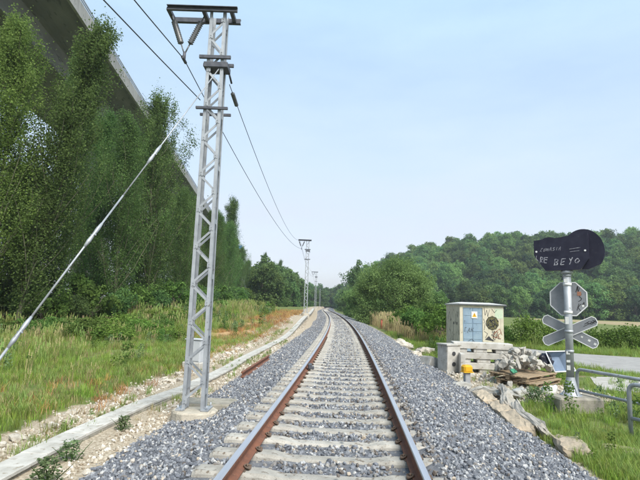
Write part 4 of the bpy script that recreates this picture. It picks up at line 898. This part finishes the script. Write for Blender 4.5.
# right-hand verge: shrubs round the hut, hedge by the road
vb = [round_meshes(140+k, 1.7, 1.25, 'shrub_leaf' if k else 'hedge_leaf', 'bark', 14, 320, .11, .0) for k in range(3)]
for k, (x, y, s, l) in enumerate(((7.4, 29.5, 1.25, 'leafy shrub just behind the left corner of the hut'), (6.6, 33, 1.1, 'low shrub in the tall grass left of the hut'), (8.6, 36, 1.4, 'shrub behind the hut in line with the big bush'), (7.6, 42, 1.3, 'shrub in the grass before the big round bush'), (10.5, 33.5, 1.2, 'shrub behind the right corner of the hut'))):
    plant('verge_shrub', vb[k % 3], x, y, s, l, 'shrub', 'shrubs around the hut')
def hedge(label, pts, w, h, n, lsize, leaf):
    t = thing('hedge', label, 'hedge', (pts[0][0], pts[0][1], 0)); P = np.array(pts, float); seg = np.linalg.norm(np.diff(P, axis=0), axis=1); cum = np.r_[0, np.cumsum(seg)]
    m = n//12; s = rng.uniform(0, cum[-1], m); X = np.interp(s, cum, P[:, 0]); Y = np.interp(s, cum, P[:, 1])
    hh = h*(.8+.16*np.sin(s*1.3)+.14*np.sin(s*.47+2)+.08*np.sin(s*3.1)); a = rng.uniform(-.35, math.pi+.35, m); r = rng.uniform(.72, 1.03, m)
    C = np.c_[X+rng.normal(0, .1, m), Y+np.cos(a)*w*.5*r, np.clip(hh*(.12+.88*np.clip(np.sin(a), 0, 1)*r*rng.uniform(.5, 1, m)**.5), .05, None)]
    tint = np.clip(.45+.25*np.sin(s*.9)+rng.normal(0, .15, m), 0, 1)
    C = np.repeat(C, 12, 0)+rng.normal(0, .11, (m*12, 3)); C[:, 2] = np.maximum(C[:, 2], .04)-0
    Z = H(C[:, 0], C[:, 1]); C[:, 2] += Z; C -= np.array([pts[0][0], pts[0][1], 0])
    link('foliage', leaves('foliage', C, lsize, leaf, np.repeat(tint, 12), .7), t)
    b = MB()
    for q in np.arange(.3, cum[-1], .9):
        x, y = float(np.interp(q, cum, P[:, 0]))-pts[0][0], float(np.interp(q, cum, P[:, 1]))-pts[0][1]
        b.tube(limb_path((x, y, -.1), (random.gauss(0, .2), random.gauss(0, .2), 1), h*.75, 4, .1, .15), [.03, .025, .02, .014, .008], 5, False)
    b.build('stems', 'bark', t)
hedge('long leafy hedge along the far side of the road', [(12.6, 31.5), (17, 29.5), (23, 28.5), (32, 27.5), (48, 25)], 2.0, 1.75, 60000, .12, 'hedge_leaf')
hedge('low bramble bank between the hut and the far hedge', [(9.8, 38), (13, 33.5)], 2.0, 1.5, 12000, .12, 'shrub_leaf')

# ------------------------------------------------------------------ grass and weeds
def tuft(name, material, n, h, spread, w=.008, lean=.45, seed=0, heads=False):
    r = np.random.default_rng(seed); V = []; F = []; T = []
    for k in range(n):
        a = r.uniform(0, 6.283); b = np.array([r.normal(0, spread), r.normal(0, spread), -.02]); hh = h*r.uniform(.55, 1.2); ln = lean*r.uniform(.2, 1.2)*hh
        d = np.array([math.cos(a), math.sin(a), 0]); s = np.array([-math.sin(a), math.cos(a), 0])*w*r.uniform(.7, 1.4); t = r.uniform(0, 1); o = len(V)
        for q, f in enumerate((0, .35, .7)):
            c = b+d*ln*f*f+np.array([0, 0, hh*f*(1-.12*f)]); V += [c-s*(1-f*.55), c+s*(1-f*.55)]
        V.append(b+d*ln+np.array([0, 0, hh*.86])); T += [t]*7
        F += [(o, o+1, o+3), (o, o+3, o+2), (o+2, o+3, o+5), (o+2, o+5, o+4), (o+4, o+5, o+6)]
        if heads and k % 2 == 0:
            p = V[-1]; o = len(V)
            for q in range(3): c = p+np.array([0, 0, .05*q])+d*.01*q; V += [c-s*2.2, c+s*2.2, c+np.array([0, 0, .07])]; T += [1]*3; F.append((o+q*3, o+q*3+1, o+q*3+2))
    return source(name, npmesh(name, np.array(V), np.array(F), material, {'tint': np.array(T)}))
def weed(name, material, h, n, ls, seed):
    r = np.random.default_rng(seed); random.seed(seed); C = []
    for k in range(n):
        a = r.uniform(0, 6.283); l = r.uniform(.03, .12); z = r.uniform(.1, 1)*h; C.append((math.cos(a)*l*(1.2-z/h*.6), math.sin(a)*l*(1.2-z/h*.6), z))
    return leaves(name, np.array(C), ls, material, None, .55)
g_green = [tuft('tuft', 'grass_blade', 22, .34, .09, seed=1), tuft('tuft', 'grass_blade', 26, .42, .11, seed=2), tuft('tuft', 'grass_fresh', 24, .36, .10, seed=3), tuft('tuft', 'grass_fresh', 20, .28, .09, seed=4)]
g_tall = [tuft('tuft', 'grass_blade', 24, .75, .13, .010, .35, 5, True), tuft('tuft', 'grass_fresh', 26, .62, .14, .010, .4, 6), tuft('tuft', 'grass_dry', 14, .72, .10, .006, .3, 7, True)]
g_dry = [tuft('tuft', 'grass_dry', 20, .30, .10, .007, .6, 8), tuft('tuft', 'grass_orange', 22, .28, .11, .008, .7, 9), tuft('tuft', 'grass_orange', 18, .36, .10, .008, .6, 10)]
g_weed = [source('weed', weed('weed', 'weed_leaf', .40, 110, .045, 11)), source('weed', weed('weed', 'shrub_leaf', .55, 160, .055, 12)), source('weed', weed('weed', 'hedge_leaf', .30, 90, .045, 13))]
def vnoise(x, y): return .5+.25*np.sin(x*.8+1.7*np.sin(y*.33))+.25*np.sin(y*.61+2.1*np.sin(x*.41+.7))
def strew(name, n, fx, fy, keep, src, label, s0=.7, s1=1.3, cat='grass'):
    X = fx(n); Y = fy(n); k = keep(X, Y) > rng.uniform(0, 1, n); X, Y = X[k], Y[k]
    d = np.hypot(X, Y); s = rng.uniform(s0, s1, len(X))*np.clip(d/26, 1, 1.7)
    return tag(scatter(name, np.c_[X, Y, H(X, Y)-.01], src, None, s), label, cat)
U = lambda a, b: (lambda n: rng.uniform(a, b, n))
def near(a, b, p=1.7): return lambda n: a+(b-a)*rng.uniform(0, 1, n)**p
lat_ = lambda X, Y: X-ctr(Y)
strew('verge_grass', 52000, U(-23, -3.4), near(4, 62, 1.35), lambda X, Y: sstep(-4.7, -5.7, lat_(X, Y))*(.15+.95*sstep(.15, .6, vnoise(X*1.3, Y)))*(1-.92*dry_mask(X, Y)), g_green+[g_dry[0]], 'green grass covering the verge left of the track', .45, .88)
strew('straw_stalks', 1300, U(-20, -5), near(8, 60, 1.2), lambda X, Y: sstep(-5.2, -6.5, lat_(X, Y))*sstep(.3, .7, vnoise(X*1.9+4, Y*1.6+1)), [g_tall[2], g_dry[0]], 'pale straw stalks and seed heads scattered through the left verge', .5, .9)
strew('tall_verge_grass', 5500, U(-22, -5), near(12, 75, 1.2), lambda X, Y: sstep(-7.5, -10, lat_(X, Y))*sstep(.45, .8, vnoise(X*.9+3, Y*1.1))*(1-dry_mask(X, Y)), g_tall, 'tall seeding grass before the poplars', .6, 1.05)
strew('dry_grass', 13000, U(-11, -2), U(9, 70), lambda X, Y: np.maximum(dry_mask(X, Y)*.7*sstep(.15, .6, vnoise(X*2, Y*1.5)), sstep(-4.1, -4.6, lat_(X, Y))*sstep(-8, -5.2, lat_(X, Y))*.22), g_dry, 'dead orange and straw grass along the trough', .45, .85)
strew('trough_weeds', 3600, U(-5.5, -1.5), near(5, 40, 1.3), lambda X, Y: (np.abs(np.abs(lat_(X, Y)+3.7)-.45) < .28)*sstep(.25, .8, vnoise(X*3, Y*1.4))*.8, g_green[:2]+g_dry[:1]+g_weed[2:], 'weeds sprouting along both sides of the cable trough', .25, .6, 'weeds')
strew('verge_weeds', 2600, U(-20, -4), near(6, 55, 1.2), lambda X, Y: sstep(-5.4, -7, lat_(X, Y))*sstep(.5, .9, vnoise(X*1.7+1, Y*1.2+4)), g_weed, 'leafy weeds among the grass on the left verge', .7, 1.5, 'weeds')
def onroad(X, Y):
    r = ((X > 8.6) & (X < 11.9) & (Y > 25) & (Y < 46))
    lo = np.interp(X, [9.3, 10.3, 11.1, 12.6, 18, 34], [25.5, 21.4, 18.4, 16.2, 14.0, 10.6]); hi = np.interp(X, [11.4, 12.3, 13.7, 16, 21, 34], [29, 26.9, 25.6, 24.5, 23.1, 19.6])
    lay = (X > 8.2) & (X < 13.8) & (Y > 14.3-(X-8.2)*.5) & (Y < 16.6)
    return r | ((X > 9.3) & (Y > lo) & (Y < hi)) | (lay & (rng.uniform(0, 1, len(X)) > .15)) | ((X > 4.0) & (Y < 7.0) & (Y > 4.8) & (Y-6.3 < (X-4.0)*1.0)) | ((X > 6.2) & (X < 8.5) & (Y > 21.8) & (Y < 24.4))
def rkeep(X, Y):
    bare = ((X > 3.9) & (X < 7.4) & (Y > 11.4) & (Y < 17.8)) | (np.abs(X-5.6) < .55) & (Y > 10.4) & (Y < 11.3)
    return sstep(3.45, 4.1, lat_(X, Y))*(~onroad(X, Y))*np.where(bare, .06, 1)
strew('right_verge_grass', 24000, U(3.2, 24), near(6, 40, 1.25), lambda X, Y: rkeep(X, Y)*(.45+.6*vnoise(X*1.5+2, Y*1.3)), g_green, 'green grass around the hut and the railings', .35, .75)
strew('tall_right_grass', 9000, U(4, 40), U(18, 62), lambda X, Y: rkeep(X, Y)*sstep(24, 28, Y)*sstep(4.4, 5.4, lat_(X, Y))*np.where(X < 12, .9, .35*(Y < 31)), g_tall[:2]+g_green[1:2], 'tall grass left of the hut and below the hedge', .5, .85)
strew('right_weeds', 500, U(3.6, 9), near(7, 30, 1.1), lambda X, Y: rkeep(X, Y)*sstep(.45, .8, vnoise(X*2+5, Y*1.9)), g_weed, 'leafy weeds around the signal block and the pallets', .6, 1.3, 'weeds')
strew('corner_grass', 2600, U(3.7, 6.2), U(6.2, 8.6), lambda X, Y: sstep(3.25, 3.7, lat_(X, Y))*(Y-6.2 > (X-4.0)*.85), g_green, 'short grass between the kerb stones and the footway corner', .25, .6)
strew('pink_grass', 1500, U(5, 11), U(30, 60), lambda X, Y: sstep(3.8, 4.5, lat_(X, Y))*sstep(9, 6, lat_(X, Y)), [g_dry[0], g_tall[2]], 'pale dry grass strip between the ballast and the big bush', .8, 1.3)
# single plants that stand out
for x, y, s, l in ((-2.98, 5.75, 1.0, 'bushy blue-green weed on the ballast edge at the bottom left'), (-3.12, 6.55, .9, 'tall thin weed beside the trough at the bottom left'), (-3.05, 8.1, .8, 'small weed growing at the ballast toe before the mast footing'), (5.1, 11.6, 1.3, 'dry brownish weed clump left of the signal block'), (6.3, 9.9, .7, 'leafy green weed below the railing')):
    w_ = thing('weed_plant', l, 'weed', (x, y, float(max(H(x, y), bal(x-float(ctr(y)))))-.01)); w_.scale = (s*1.5, s*1.5, s*.75)
    random.seed(int(y*10)); link('foliage', weed('weed', 'weed_leaf', .38, 300, .040, int(y*10)), w_)
    b = MB()
    for k in range(7): b.tube(limb_path((random.gauss(0, .03), random.gauss(0, .03), -.03), (random.gauss(0, .25), random.gauss(0, .25), 1), .38, 3, .1, .1), [.006, .005, .004, .002], 5, False)
    b.build('stems', 'shrub_leaf', w_)

# ------------------------------------------------------------------ light haze in the valley air
hm = bpy.data.materials.new('haze'); hm.use_nodes = True; hn = hm.node_tree.nodes; hn.clear()
ho = hn.new('ShaderNodeOutputMaterial'); pvn = hn.new('ShaderNodeVolumePrincipled'); pvn.inputs['Color'].default_value = (.86, .92, 1, 1); pvn.inputs['Density'].default_value = .0004; pvn.inputs['Anisotropy'].default_value = .3
hm.node_tree.links.new(pvn.outputs[0], ho.inputs['Volume']); MAT['haze'] = hm
zx0, zx1, zy0, zy1 = float(xs[0])-5, float(xs[-1])+5, float(ys[0])-5, float(ys[-1])+5
tag(MB().box(((zx0+zx1)/2, (zy0+zy1)/2, 30), (zx1-zx0, zy1-zy0, 66)).build('haze', 'haze'), kind='stuff')
